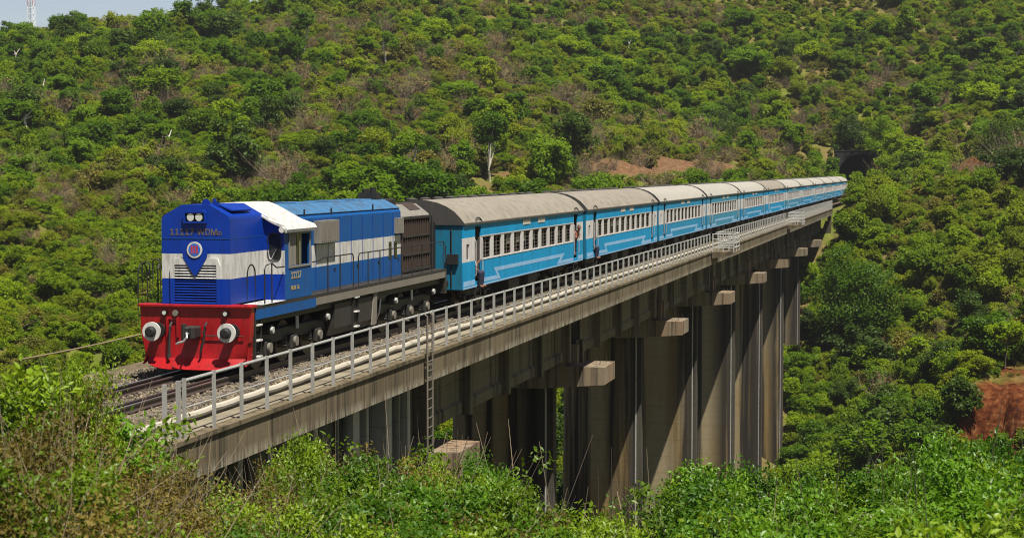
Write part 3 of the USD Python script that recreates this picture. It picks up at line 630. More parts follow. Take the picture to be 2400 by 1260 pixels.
text_front('11117', .15, -.36, 3.43, .079, 'number_lettering', 'letter_tan', sh); text_front('WDM', .15, .30, 3.43, .079, 'class_lettering', 'letter_tan', sh); text_front('3D', .09, .60, 3.43, .079, 'class_lettering', 'letter_tan', sh)
hb = sub('headlight_housing', MB().prism([(-.30, 3.72), (.30, 3.72), (.30, 3.98), (.22, 4.05), (-.22, 4.05), (-.30, 3.98)], -.0, .079, holes=[[(-.25, 3.76), (-.25, 3.97), (.25, 3.97), (.25, 3.76)]]), 'loco_blue', sh)
sub('housing_back', B(-.25, .25, .074, .078, 3.76, 3.97), 'black_steel', hb)
for x in (-.11, .11):
    sub('headlight', MB().tube([(x, .07, 3.865), (x, .02, 3.865)], [.07, .095], 16), 'lamp_glass', hb)
hn = sub('horn', MB().cyl((.18, .55, 4.20), (.18, .30, 4.20), .03, 10, .11).cyl((.42, .60, 4.15), (.42, .33, 4.15), .03, 10, .10).cyl((.3, .55, 4.1), (.3, .55, 4.3), .05, 8), 'loco_blue', sh)
sub('roof_hatch', MB().prism([(.42, 4.15), (.80, 4.00), (.82, 4.03), (.44, 4.18)], .45, 1.7), 'loco_blue', sh)

# cab
CB0, CB1, CX = 2.3, 4.32, 1.45
cab = thing.__call__ if False else None
def cab_wall(z0, z1): return B(-CX, CX, CB0, CB1, z0, z1)
fr_h = [(s * 1.0, s * 1.36) for s in (1, -1)]
def cabfront_holes(zlo, zhi):
    hs = []
    for s in (1, -1):
        cx_, cz_, rx_, rz_ = s * 1.18, 3.06, .165, .33
        hs.append([(cx_ + rx_ * np.sign(math.cos(a)) * abs(math.cos(a)) ** .5, cz_ + rz_ * np.sign(math.sin(a)) * abs(math.sin(a)) ** .5) for a in np.linspace(0, 2 * np.pi, 25)[:-1]])
    return hs
fpoly = sg.Polygon([(-CX, 1.7), (CX, 1.7), (CX, 3.50), (1.3, 3.62), (.9, 3.86), (.4, 4.05), (-.4, 4.05), (-.9, 3.86), (-1.3, 3.62), (-CX, 3.50)])
for h in cabfront_holes(0, 0): fpoly = fpoly.difference(sg.Polygon(h))
def extr(poly, y0, y1):
    mb = MB()
    for g in getattr(poly, 'geoms', [poly]):
        if g.area < 1e-5: continue
        m = trimesh.creation.extrude_polygon(g, y1 - y0, engine='earcut'); v = m.vertices
        mb.add(np.stack([v[:, 0], v[:, 2] + y0, v[:, 1]], 1), m.faces[:, ::-1])
    return mb
cabp = sub('cab', extr(fpoly.intersection(sg.box(-2, 0, 2, WB0)), CB0, CB0 + .05), 'loco_blue', loco)
sub('front_band', extr(fpoly.intersection(sg.box(-2, WB0, 2, WB1)), CB0, CB0 + .05), 'loco_white', cabp)
sub('front_upper', extr(fpoly.intersection(sg.box(-2, WB1, 2, 5)), CB0, CB0 + .05), 'loco_blue', cabp)
sub('rear_wall', extr(sg.Polygon([(-CX, 1.7), (CX, 1.7), (CX, 3.5), (-CX, 3.5)]), CB1 - .05, CB1), 'loco_blue_faded', cabp)
sub('cab_floor', B(-CX + .03, CX - .03, CB0 + .06, CB1 - .06, 1.7, 1.75), 'black_steel', cabp)
sub('control_stand', B(-.5, .9, CB0 + .5, CB0 + .9, 1.75, 2.7), 'brown_grille', cabp)
for s in (1, -1):
    def side(poly, m, nm, d=.05):
        x0, x1 = sorted((s * (CX - .05), s * CX))
        mb = MB()
        for g in getattr(poly, 'geoms', [poly]):
            if g.area < 1e-5: continue
            e = trimesh.creation.extrude_polygon(g, x1 - x0, engine='earcut'); v = e.vertices
            mb.add(np.stack([v[:, 2] + x0, v[:, 0], v[:, 1]], 1), e.faces)
        return sub(nm, mb, m, cabp)
    full = sg.box(CB0 + .052, 1.7, CB1 - .052, 3.47).difference(sg.box(2.66, 2.55, 4.15, 3.36))
    side(full, 'loco_blue_faded', 'side_wall')
    a, b = sorted((s * (CX - .035), s * (CX - .02)))
    sub('sliding_shutter', B(a, b, 2.67, 3.22, 2.56, 3.35), 'filter_grey', cabp)
    sub('side_pane', B(a - s * .02, b - s * .02, 3.22, 3.68, 2.56, 3.35), 'glass_dark', cabp)
    fm = MB()
    a2, b2 = sorted((s * (CX + .001), s * (CX + .022)))
    fm.box(a2, b2, 2.60, 4.20, 3.36, 3.41).box(a2, b2, 2.60, 4.20, 2.50, 2.55).box(a2, b2, 2.60, 2.655, 2.55, 3.36).box(a2, b2, 4.15, 4.20, 2.55, 3.36).box(a2, b2, 3.38, 3.43, 2.55, 3.36)
    sub('window_frame', fm, 'filter_grey', cabp)
    sub('front_pane', B(*sorted((s * .98, s * 1.38)), CB0 + .055, CB0 + .06, 2.70, 3.42), 'glass_dark', cabp)
    gk = MB(); rg = [(s * 1.18 + .18 * np.sign(math.cos(a)) * abs(math.cos(a)) ** .5, CB0 - .005, 3.06 + .345 * np.sign(math.sin(a)) * abs(math.sin(a)) ** .5) for a in np.linspace(0, 2 * np.pi, 25)]
    sub('window_gasket', gk.tube(rg, .016, 6), 'black_steel', cabp)
    sub('wiper', MB().tube([(s * 1.1, CB0 - .02, 2.74), (s * 1.24, CB0 - .03, 3.0)], .012, 5), 'pale_metal', cabp)
    text_side('11117', .17, CX + .002, 2.76, 2.22, 'number_plate', 'plate_yellow', cabp) if s > 0 else None
    text_side('WDM  3D', .10, CX + .002, 2.74, 1.93, 'shed_plate', 'plate_yellow', cabp) if s > 0 else None
# white cab roof: a curved sheet with rolled eaves
arc = [(CX + .10, 3.42), (CX + .13, 3.50), (CX + .06, 3.60), (1.15, 3.72), (.85, 3.88), (.45, 4.09), (.2, 4.18)]
inn = [(.2, 4.14), (.45, 4.05), (.85, 3.84), (1.15, 3.67), (CX, 3.54), (CX + .06, 3.48), (CX + .07, 3.42)]
arcf = arc + [(-x, z) for x, z in arc[::-1]]; innf = [(-x, z) for x, z in inn[::-1]][:0] + inn
poly = arcf + [(-x, z) for x, z in [(CX + .07, 3.42), (CX + .06, 3.48), (CX, 3.54), (1.15, 3.67), (.85, 3.84), (.45, 4.05), (.2, 4.14)]] + inn
sub('cab_roof', MB().prism(poly, CB0 - .12, CB1 + .10), 'loco_white', cabp, smooth=40)
sub('eave_lamp', MB().cyl((CX + .02, CB0 - .10, 3.50), (CX + .02, CB0 - .24, 3.50), .075, 12), 'buffer_white', cabp)

# long hood
LH = .95
def long_top(z): return MB().prism([(-LH, z), (LH, z), (LH, 3.70), (LH - .06, 3.80), (.40, 4.06), (-.40, 4.06), (-LH + .06, 3.80), (-LH, 3.70)], CB1 + .001, 14.0)
lh = banded('long_hood', LH, CB1 + .001, 14.0, 1.695, WB0 - .02, WB1 - .02, 'loco_blue_faded', loco, long_top)
sub('hood_roof', MB().prism([(LH - .03, 3.808), (.41, 4.066), (-.41, 4.066), (-LH + .03, 3.808), (-LH + .03, 3.823), (-.41, 4.083), (.41, 4.083), (LH - .03, 3.823)][::-1], CB1 + .11, 14.0), 'roof_blue', lh)
for y in (6.9, 9.6, 12.0): sub('roof_hatch', MB().prism([(-.42, 4.084), (.42, 4.084), (.38, 4.12), (-.38, 4.12)], y - .9, y + .7), 'roof_blue', lh)
for y in np.arange(5.0, 14, 1.02):
    sub('door_seam', B(LH + .001, LH + .012, y, y + .018, 1.8, 3.68), 'loco_blue', lh)
for y in np.arange(5.5, 14, 2.04):
    sub('door_latch', B(LH + .001, LH + .03, y, y + .10, 2.2, 2.24), 'black_steel', lh)
sub('lifting_lug', MB().cyl((.93, 5.2, 3.80), (.93, 5.2, 3.95), .025, 6), 'black_steel', lh); sub('lifting_lug', MB().cyl((.93, 7.4, 3.80), (.93, 7.4, 3.95), .025, 6), 'black_steel', lh); sub('lifting_lug', MB().cyl((.93, 11.2, 3.80), (.93, 11.2, 3.98), .025, 6), 'black_steel', lh)
for s in (1, -1):
    a, b = sorted((s * (LH + .002), s * (LH + .20)))
    fb = sub('filter_box', B(a, b, 5.88, 7.46, 3.00, 3.62), 'filter_grey', lh)
    for y in np.arange(5.98, 7.4, .16): sub('filter_slat', B(*sorted((s * (LH + .202), s * (LH + .22))), y, y + .05, 3.05, 3.57), 'dusty_grey', fb)
    for y in (12.72, 13.28): sub('hood_window', B(*sorted((s * (LH + .002), s * (LH + .014))), y, y + .28, 2.25, 2.78), 'glass_dark', lh)
    sub('vent_box', B(*sorted((s * (LH + .001), s * (LH + .12))), 13.3, 13.98, 3.02, 3.5), 'filter_grey', lh)
rc = sub('radiator_compartment', MB().prism([(-.99, 1.695), (.99, 1.695), (.99, 3.48), (-.99, 3.48)], 14.002, 17.2), 'brown_grille', loco)
sub('compartment_roof', MB().prism([(-.99, 3.482), (.99, 3.482), (.93, 3.58), (.5, 3.90), (-.5, 3.90), (-.93, 3.58)], 14.002, 17.2), 'filter_grey', rc)
for y in np.arange(14.25, 17.0, .21): sub('grille_bar', B(.992, 1.03, y, y + .06, 1.85, 3.42), 'brown_grille', rc)
sub('grille_header', B(.992, 1.06, 14.05, 17.15, 3.44, 3.52), 'grimy_steel', rc); sub('grille_sill', B(.992, 1.06, 14.05, 17.15, 1.74, 1.82), 'grimy_steel', rc)
for z in (2.25, 2.85): sub('grille_rail', B(.992, 1.05, 14.1, 17.1, z, z + .05), 'grimy_steel', rc)
sub('corner_pipe', MB().tube([(1.08, 17.15, 1.7), (1.08, 17.15, 3.5)], .035, 6), 'black_steel', rc); sub('roof_grille', MB().prism([(-.78, 3.72), (.78, 3.72), (.5, 3.93), (-.5, 3.93)], 15.6, 16.8), 'brown_grille', rc)
sub('soot_panel', B(.952, .966, 13.0, 13.99, 1.75, 3.66), 'brown_grille', lh) if False else None
fan = sub('radiator_fan', MB().tube([(0, 14.7, 3.88), (0, 14.7, 4.06), (0, 14.7, 4.10)], [.55, .55, .45], 20), 'black_steel', rc)
sub('exhaust_stack', MB().box(-.25, .35, 13.35, 13.8, 4.06, 4.30).cyl((.2, 13.5, 4.3), (.2, 13.5, 4.46), .1, 10).cyl((-.1, 13.65, 4.3), (-.1, 13.65, 4.42), .13, 10), 'black_steel', lh)
sub('tail_lamp', MB().cyl((.8, 17.2, 3.35), (.8, 17.35, 3.35), .09, 12), 'black_steel', rc)
sub('rear_beam', B(-1.45, 1.45, 17.46, 17.66, .85, 1.68), 'grimy_steel', loco)
for s in (-1, 1):
    bf = sub('buffer', MB().cyl((s * .978, 17.66, 1.085), (s * .978, 18.0, 1.085), .12, 16).cyl((s * .978, 18.0, 1.085), (s * .978, 18.06, 1.085), .23, 20), 'black_steel', loco)
# handrails
PR = .019
def rail(pts, name='handrail', r=PR, m='black_steel'): return sub(name, MB().tube(pts, r, 6), m, loco)
def hoop(x, y, z0, z1, w, along='y'):
    p = []
    for a in np.linspace(0, np.pi, 9): p.append((-math.cos(a) * w / 2, z1 - w / 2 + math.sin(a) * w / 2))
    p = [(-w / 2, z0)] + p + [(w / 2, z0)]
    return [(x + (q if along == 'x' else 0), y + (q if along == 'y' else 0), z) for q, z in p]
for s in (1, -1):
    X = s * 1.43
    rail(hoop(X, .10, 1.60 if s > 0 else .95, 2.72, .52))
    rail([(X, .98, 1.55), (X, .98, 2.55), (X, 1.08, 2.65), (X, 1.47, 2.69), (X, 1.47, 1.69)])
    rail([(X, 1.47, 2.69), (X, 1.8, 2.56), (s * 1.47, 2.25, 2.56)])
    rail([(s * 1.47, 4.35, 2.57), (X, 5.0, 2.58), (X, 5.3, 2.64), (X, 7.75, 2.64), (X, 7.85, 2.55), (X, 7.85, .5)])
    rail([(X, 8.30, .5), (X, 8.30, 2.52), (X, 8.4, 2.62), (X, 17.3, 2.62), (X, 17.4, 2.55), (X, 17.4, .5)])
    for y in (5.67, 6.7): rail([(X, y, 1.4), (X, y, 2.64)], 'stanchion')
    for y in np.arange(9.2, 17, 1.12): rail([(X, y, 1.4), (X, y, 2.62)], 'stanchion', .016)
    sd = sub('side_ladder', B(s * 1.40 - .02, s * 1.40 + .02, 7.83, 7.88, .45, 1.6).box(s * 1.40 - .02, s * 1.40 + .02, 8.27, 8.32, .45, 1.6), 'black_steel', loco)
    for z in (.52, .95, 1.36): sub('tread', B(s * 1.40 - .08, s * 1.40 + .08, 7.88, 8.27, z, z + .035), 'buffer_white', sd)
    rail([(X, 17.6, .9), (X, 17.6, 2.45), (s * 1.2, 17.65, 2.5)])
for x in (-1.30, -1.02): rail(hoop(x, .02, 1.73, 2.75 + (.08 if x > -1.2 else 0), .20, 'x'))
# bogies and tank
for yb in (3.5, 14.0):
    bg = sub('bogie', MB().cbox(.98, 1.14, yb - 2.7, yb + 2.7, .62, .95, .03).cbox(-1.14, -.98, yb - 2.7, yb + 2.7, .62, .95, .03).box(-1, 1, yb - .3, yb + .3, .5, .9).box(-.98, .98, yb - 2.6, yb - 2.3, .6, .9).box(-.98, .98, yb + 2.3, yb + 2.6, .6, .9), 'black_steel', loco)
    for dy in (-1.87, 0.0, 1.87):
        wm = MB()
        for s in (-1, 1):
            xa, xb = s * .80, s * .93
            wm.cyl((xa, yb + dy, .545), (xb, yb + dy, .545), .545, 32).cyl((s * .77, yb + dy, .545), (xa, yb + dy, .545), .575, 32)
        sub('wheelset', wm.cyl((-1.0, yb + dy, .545), (1.0, yb + dy, .545), .09, 10), 'rail_rust', bg)
        for s in (-1, 1):
            ax = sub('axle_box', MB().cbox(*sorted((s * 1.145, s * 1.27)), yb + dy - .22, yb + dy + .22, .36, .72, .03), 'grimy_steel', bg)
            sub('axle_cover', MB().cyl((s * 1.27, yb + dy, .545), (s * 1.34, yb + dy, .545), .13, 14), 'dusty_grey', ax)
            for e in (-.42, .42):
                sub('coil_spring', MB().tube([(s * 1.08 + .11 * math.cos(a), yb + dy + e + .11 * math.sin(a), .40 + a * .0112) for a in np.linspace(0, 2 * np.pi * 4, 41)], .022, 5), 'grimy_steel', bg)
    for dy in (-1.85, 2.35):
        for s in (-1, 1):
            bc = sub('brake_cylinder', MB().cyl((s * 1.15, yb + dy - .05, 1.0), (s * 1.36, yb + dy - .05, 1.0), .13, 14), 'grimy_steel', bg)
            sub('cylinder_cap', MB().cyl((s * 1.36, yb + dy - .05, 1.0), (s * 1.42, yb + dy - .05, 1.0), .085, 12), 'pale_metal', bc)
    for s in (-1, 1):
        sub('sand_pipe', MB().tube([(s * 1.16, yb - 2.75, 1.2), (s * 1.12, yb - 2.8, .7), (s * .9, yb - 2.72, .25)], .03, 6), 'pale_metal', bg)
        sub('damper', MB().tube([(s * 1.2, yb + .35, 1.28), (s * 1.2, yb + .35, .85)], .05, 8), 'pale_metal', bg)
sub('fuel_tank', MB().prism([(-1.25, .42), (1.25, .42), (1.38, .62), (1.38, 1.3), (-1.38, 1.3), (-1.38, .62)], 6.35, 10.2), 'grimy_steel', loco)
sub('tank_end_plate', MB().prism([(10.0, .45), (9.55, .45), (9.8, 1.4), (10.1, 1.4)], 1.385, 1.42, 'x'), 'dusty_grey', loco)
sub('air_reservoir', MB().tube([(1.1, 10.4, 1.25), (1.1, 10.45, 1.25), (1.1, 11.6, 1.25), (1.1, 11.65, 1.25)], [.1, .17, .17, .1], 14), 'grimy_steel', loco)

# ------------------------------------------------------------------ coaches
CW, CL = 1.62, 21.34
GUT, SK = 3.13, .86
WINS = [2.72 + 1.625 * k for k in range(10)]            # left edge of each window, 1.2 wide
WW, WZ0, WZ1 = 1.22, 1.83, 2.60
DOORS = [(1.62, 2.46), (19.25, 20.10)]
ROOFP = [(CW + .03, GUT - .02), (CW + .035, GUT + .05), (1.50, 3.36), (1.30, 3.56), (1.02, 3.74), (.70, 3.87), (.35, 3.945), (0, 3.97)]


def build_coach(name, label, y0, roof, blue, group):
    t = thing(name, label, 'railway coach', (0, y0, 0), group=group); shr = np.random.default_rng(int(y0))
    solid = sg.box(0, SK, CL, GUT)
    for a, b in DOORS: solid = solid.difference(sg.box(a, 1.05, b, 3.02))
    for w in WINS: solid = solid.difference(sg.box(w, WZ0, w + WW, WZ1))
    solid = solid.difference(sg.box(.42, 1.88, .84, 2.42)).difference(sg.box(CL - .84, 1.88, CL - .42, 2.42))
    for s in (1, -1):
        def panel(poly, nm, m, parent, out=0.0, th=.05):
            mb = MB(); x0, x1 = sorted((s * (CW - th + out), s * (CW + out)))
            for g in getattr(poly, 'geoms', [poly]):
                if g.area < 1e-5 or g.geom_type != 'Polygon': continue
                e = trimesh.creation.extrude_polygon(g, x1 - x0, engine='earcut'); v = e.vertices
                mb.add(np.stack([v[:, 2] + x0, v[:, 0], v[:, 1]], 1), e.faces)
            return sub(nm, mb, m, parent, smooth=False)
        sw = panel(solid.intersection(sg.box(-1, 0, 30, WZ0 - .03)), 'side_wall', blue, t)
        panel(solid.intersection(sg.box(-1, WZ0 - .03, 30, WZ1 + .05)), 'window_band', 'coach_white', sw)
        panel(solid.intersection(sg.box(-1, WZ1 + .05, 30, 5)), 'upper_wall', blue, sw)
        # stepped stripe along the lower side
        zig = sg.LineString([(2.62, 1.05), (5.15, 1.03), (4.62, 1.34), (16.8, 1.30), (15.98, 1.02), (19.1, 1.0)]).buffer(.072, cap_style='flat', join_style='mitre').intersection(sg.box(2.55, 0, 19.15, 2))
        panel(zig, 'stepped_stripe', 'coach_stripe', sw, .004, .004)
        panel(sg.box(.02, .95, 1.60, 1.13), 'end_stripe', 'coach_stripe', sw, .004, .004); panel(sg.box(20.15, .95, CL - .02, 1.13), 'end_stripe', 'coach_stripe', sw, .004, .004)
        panel(sg.box(.0, SK - .001, CL, SK + .06), 'skirt_stripe', 'coach_stripe', sw, .005, .004)
        panel(sg.box(2.5, WZ0 - .045, 19.2, WZ0 - .012), 'waist_moulding', 'coach_white', sw, .012, .01); panel(sg.box(2.5, WZ1 + .03, 19.2, WZ1 + .06), 'cant_moulding', 'coach_white', sw, .012, .01)
        xa, xb = sorted((s * (CW - .075), s * (CW - .052)))
        for w in WINS:
            fm = sub('window_frame', MB().box(xa, xb, w - .04, w + .035, WZ0 - .03, WZ1 + .03).box(xa, xb, w + WW - .035, w + WW + .04, WZ0 - .03, WZ1 + .03).box(xa, xb, w + .035, w + WW - .035, WZ0 - .03, WZ0 + .03).box(xa, xb, w + .035, w + WW - .035, WZ1 - .03, WZ1 + .03).box(xa, xb, w + WW / 2 - .03, w + WW / 2 + .03, WZ0 + .03, WZ1 - .03), 'window_frame', sw, smooth=False)
            bm = MB()
            for z in np.linspace(WZ0 + .1, WZ1 - .1, 5): bm.box(xa, xb - .005, w + .035, w + WW / 2 - .03, z - .008, z + .008).box(xa, xb - .005, w + WW / 2 + .03, w + WW - .035, z - .008, z + .008)
            if shr.random() < .3:
                k2 = shr.random() < .5; sub('shutter', MB().box(xa + (.0 if s > 0 else .03), xb - (.03 if s > 0 else 0), w + .036 + (WW / 2 - .005 if k2 else 0), w + WW / 2 - .032 + (WW / 2 - .005 if k2 else 0), WZ0 + .34, WZ1 - .04), 'shutter_grey', fm, smooth=False)
            sub('window_bars', bm, 'window_frame', fm, smooth=False)
        for w in (.42, CL - .84): sub('toilet_pane', B(xa, xb, w - .02, w + .44, 1.86, 2.44), 'glass_dark', sw)
        for a, b in DOORS:
            for y in (a - .06, b + .06): sub('grab_rail', MB().tube([(s * (CW + .01), y, 1.25), (s * (CW + .05), y, 1.3), (s * (CW + .05), y, 2.5), (s * (CW + .01), y, 2.55)], .016, 6), 'pale_metal', sw)
            hd = MB(); rr = .42
            pts = [((a + b) / 2 + rr * math.cos(q), GUT + .03 + .17 * math.sin(q)) for q in np.linspace(0, np.pi, 9)]
            hd.tube([(s * (CW + .05 - .30 * (z - GUT)), y, z) for y, z in pts], .026, 6)
            sub('door_hood', hd, 'roof_edge', sw)
            stp = MB()
            for z in (.78, .48): stp.box(*sorted((s * (CW - .32), s * (CW + .02))), a + .05, b - .05, z, z + .035)
            stp.box(*sorted((s * (CW - .04), s * (CW + .0))), a + .03, a + .07, .48, .86).box(*sorted((s * (CW - .04), s * CW)), b - .07, b - .03, .48, .86)
            sub('door_steps', stp, 'grimy_steel', sw)
    for yb in (9.1, 11.8):
        sub('destination_board', B(CW + .002, CW + .016, yb, yb + 1.3, 2.86, 3.06), 'board_cream', t)
        bt = MB()
        for q in range(6): bt.box(CW + .0165, CW + .019, yb + .12 + q * .18, yb + .24 + q * .18, 2.92, 3.0)
    rp = ROOFP + [(-x, z) for x, z in ROOFP[::-1][1:]]
    sub('roof', MB().prism(rp, -.03, CL + .03), roof, t, smooth=25)
    for y in (-.055, CL + .031): sub('roof_rim', MB().prism([(x * 1.008, z + .015 if z > 3.2 else z) for x, z in rp], y, y + .024), 'roof_edge', t)
    sub('gutter', B(CW + .036, CW + .06, 0, CL, GUT - .04, GUT + .02).box(-CW - .06, -CW - .036, 0, CL, GUT - .04, GUT + .02), 'roof_edge', t)
    for k in range(12):
        sub('roof_ventilator', MB().tube([(-.62, 1.3 + k * 1.7, 3.88), (-.62, 1.3 + k * 1.7, 3.98), (-.62, 1.3 + k * 1.7, 4.03)], [.19, .22, .1], 10), 'roof_edge', t)
    # end walls with gangway
    for e, y in ((0, 0.0), (1, CL)):
        ya, yb = (y + .001, y + .05) if e == 0 else (y - .05, y - .001)
        ew = sub('end_wall', MB().prism([(-CW + .052, SK), (CW - .052, SK), (CW - .052, GUT - .03), (1.28, 3.50), (1.0, 3.69), (.5, 3.87), (-.5, 3.87), (-1.0, 3.69), (-1.28, 3.50), (-CW + .052, GUT - .03)], ya, yb), 'coach_teal', t)
        sgn = -1 if e == 0 else 1
        ys = sorted((y, y + sgn * .42))
        gw = MB()
        for j in range(5):
            yy0 = y + sgn * (.004 + j * .085); yy1 = yy0 + sgn * .05; a, b = sorted((yy0, yy1)); o = .02 * (j % 2)
            gw.prism([(-.62 - o, 1.15), (.62 + o, 1.15), (.62 + o, 3.2 + o), (-.62 - o, 3.2 + o)], a, b, holes=[[(-.45, 1.3), (-.45, 3.0), (.45, 3.0), (.45, 1.3)]])
        sub('gangway_bellows', gw, 'black_steel', ew)
        sub('end_box', B(1.05, 1.45, *sorted((y + sgn * .003, y + sgn * .12)), 1.75, 2.1), 'black_steel', ew)
        sub('vestibule_pipe', MB().tube([(1.2, y + sgn * .03, .95), (1.2, y + sgn * .03, 3.0)], .02, 6).tube([(-1.2, y + sgn * .03, .95), (-1.2, y + sgn * .03, 3.0)], .02, 6), 'grimy_steel', ew)
        bfm = MB()
        for s in (-1, 1): bfm.cyl((s * .978, y, 1.085), (s * .978, y + sgn * .40, 1.085), .11, 12).cyl((s * .978, y + sgn * .40, 1.085), (s * .978, y + sgn * .46, 1.085), .22, 16)
        sub('buffers', bfm, 'black_steel', ew)
    # interior
    sub('floor', B(-CW + .06, CW - .06, .06, CL - .06, 1.15, 1.27), 'coach_inside', t)
    it = MB()
    for w in WINS + [WINS[-1] + 1.625]:
        it.box(-CW + .09, .75, w - .235, w - .175, 1.27, 2.95)
    it.box(-CW + .09, CW - .09, 2.50, 2.54, 1.27, 3.0).box(-CW + .09, CW - .09, 19.12, 19.16, 1.27, 3.0).box(.9, CW - .09, 1.5, 1.54, 1.27, 3.0).box(.9, CW - .09, 20.2, 20.24, 1.27, 3.0)
    it.box(-.4, .75, 2.6, 19.1, 2.35, 2.39)
    for w in WINS: it.box(-CW + .09, .7, w - .17, w + .3, 1.6, 1.68)
    sub('seats_and_partitions', it, 'coach_inside', t, smooth=False)
    # running gear
    sub('sole_bar', B(-1.5, 1.5, .1, CL - .1, .80, .852), 'underframe', t)
    for yb in (3.2, CL - 3.2):
        bg = sub('bogie', MB().cbox(.95, 1.12, yb - 1.75, yb + 1.75, .50, .72, .03).cbox(-1.12, -.95, yb - 1.75, yb + 1.75, .50, .72, .03).box(-.95, .95, yb - .25, yb + .25, .45, .8), 'underframe', t)
        for dy in (-1.45, 1.45):
            wm = MB()
            for s in (-1, 1): wm.cyl((s * .80, yb + dy, .457), (s * .93, yb + dy, .457), .457, 24)
            sub('wheelset', wm.cyl((-1.0, yb + dy, .457), (1.0, yb + dy, .457), .08, 8), 'rail_rust', bg)
            for s in (-1, 1): sub('axle_box', MB().cbox(*sorted((s * 1.0, s * 1.22)), yb + dy - .16, yb + dy + .16, .32, .6, .03), 'grimy_steel', bg)
        for s in (-1, 1): sub('bolster_spring', MB().cyl((s * 1.03, yb - .22, .3), (s * 1.03, yb - .22, .8), .12, 10).cyl((s * 1.03, yb + .22, .3), (s * 1.03, yb + .22, .8), .12, 10), 'grimy_steel', bg)
    sub('battery_box', MB().cbox(.7, 1.45, 7.4, 9.2, .35, .80, .03), 'underframe', t); sub('equipment_box', MB().cbox(.5, 1.4, 11.0, 12.6, .4, .80, .03), 'underframe', t)
    sub('air_reservoir', MB().tube([(.9, 13.2, .6), (.9, 14.6, .6)], .2, 12), 'underframe', t)
    return t


CY0, PITCH = 59.5, 22.3
paint('coach_blue_b', (0.025, 0.19, 0.30), 0.65, 0.7, (0.08, 0.13, 0.13), scale=0.8, spec=0.2)
paint('coach_blue_c', (0.006, 0.185, 0.35), 0.6, 0.55, (0.05, 0.11, 0.13), scale=0.7, spec=0.2)
kinds = ['tan', 'tan', 'pale', 'worn', 'pale', 'tan', 'worn', 'pale', 'worn', 'worn', 'pale', 'worn']
M['roof_worn'] = M['roof_pale']
ORD = ['first', 'second', 'third', 'fourth', 'fifth', 'sixth', 'seventh', 'eighth', 'ninth', 'tenth', 'eleventh', 'twelfth']
first = {}
for k, kd in enumerate(kinds):
    lab = f'{ORD[k]} coach behind the locomotive, blue and white under a ' + ('dull tan roof' if kd == 'tan' else 'pale grey roof')
    lab += ''
    if kd not in first: first[kd] = build_coach('passenger_coach', lab, CY0 + k * PITCH, 'roof_' + kd, {'tan': 'coach_blue', 'pale': 'coach_blue_c', 'worn': 'coach_blue_b'}[kd], 'coaches of the train')
    else: copy_of(first[kd], 'passenger_coach', lab, 'railway coach', (0, CY0 + k * PITCH, 0), group='coaches of the train')

# ------------------------------------------------------------------ tunnel mouth
tun = thing('tunnel_portal', 'dark stone tunnel mouth in the hillside at the far end of the train', 'tunnel')
TY = 338.0; TX = 3.4
zt = 13.5
arch = [(TX - 4.1, -1.0), (TX - 4.1, 4.6)] + [(TX - 4.1 * math.cos(a), 4.2 + 3.9 * math.sin(a)) for a in np.linspace(0, np.pi, 15)[1:-1]] + [(TX + 4.1, 4.6), (TX + 4.1, -1.0)]
sub('portal_wall', MB().prism([(TX - 4.9, -1.0)] + arch + [(TX + 4.9, -1.0), (TX + 4.9, 8.6), (TX - 4.9, 8.6)], TY, TY + 1.0), 'portal_stone', tun, smooth=False)
ro = np.array([(x, z) for x, z in arch]); lin = MB()
v0 = np.stack([ro[:, 0], np.full(len(ro), TY + 1.0), ro[:, 1]], 1); v1 = v0 + [0, 25, 0]; k_ = len(ro)
lin.add(np.vstack([v0, v1]), [(i, i + 1, k_ + i + 1, k_ + i) for i in range(k_ - 1)]); lin.add(v1, np.array([(0, i, i + 1) for i in range(1, k_ - 1)]))
sub('tunnel_lining', lin, 'portal_stone', tun, smooth=False)
sub('coping', MB().cbox(TX - 5.0, TX + 5.0, TY - .1, TY + 1.1, 8.6, 8.8, .05), 'portal_stone', tun)

# ------------------------------------------------------------------ lattice tower on the crest
p = at_dist(74, 60, 425.0); tz = float(hgt(p[0], p[1]))
tw = thing('lattice_tower', 'slender lattice communication mast rising above the crest at the far left', 'mast', (p[0], p[1], tz - .5))
H_, wb, wt = 26.0, 1.5, .7
def tw_at(z): return (wb + (wt - wb) * z / H_) / 2
for sx_ in (-1, 1):
    for sy_ in (-1, 1):
        for a, b, m in ((0, 9, 'tower_white'), (9, 12, 'tower_red'), (12, 26, 'tower_white')):
            sub('leg', MB().tube([(sx_ * tw_at(a), sy_ * tw_at(a), a), (sx_ * tw_at(b), sy_ * tw_at(b), b)], .07, 5), m, tw)
for i in range(18):
    z0_, z1_ = i * H_ / 18, (i + 1) * H_ / 18; a, b = tw_at(z0_), tw_at(z1_); mb = MB()
    for q in range(4):
        c0, c1 = [(-1, -1), (1, -1), (1, 1), (-1, 1)][q], [(1, -1), (1, 1), (-1, 1), (-1, -1)][q]
        mb.tube([(c0[0] * a, c0[1] * a, z0_), (c1[0] * b, c1[1] * b, z1_)], .035, 4).tube([(c0[0] * b, c0[1] * b, z1_), (c1[0] * b, c1[1] * b, z1_)], .035, 4)
    sub('bracing', mb, 'tower_white', tw)

# ------------------------------------------------------------------ people on the train
import manifold3d as m3


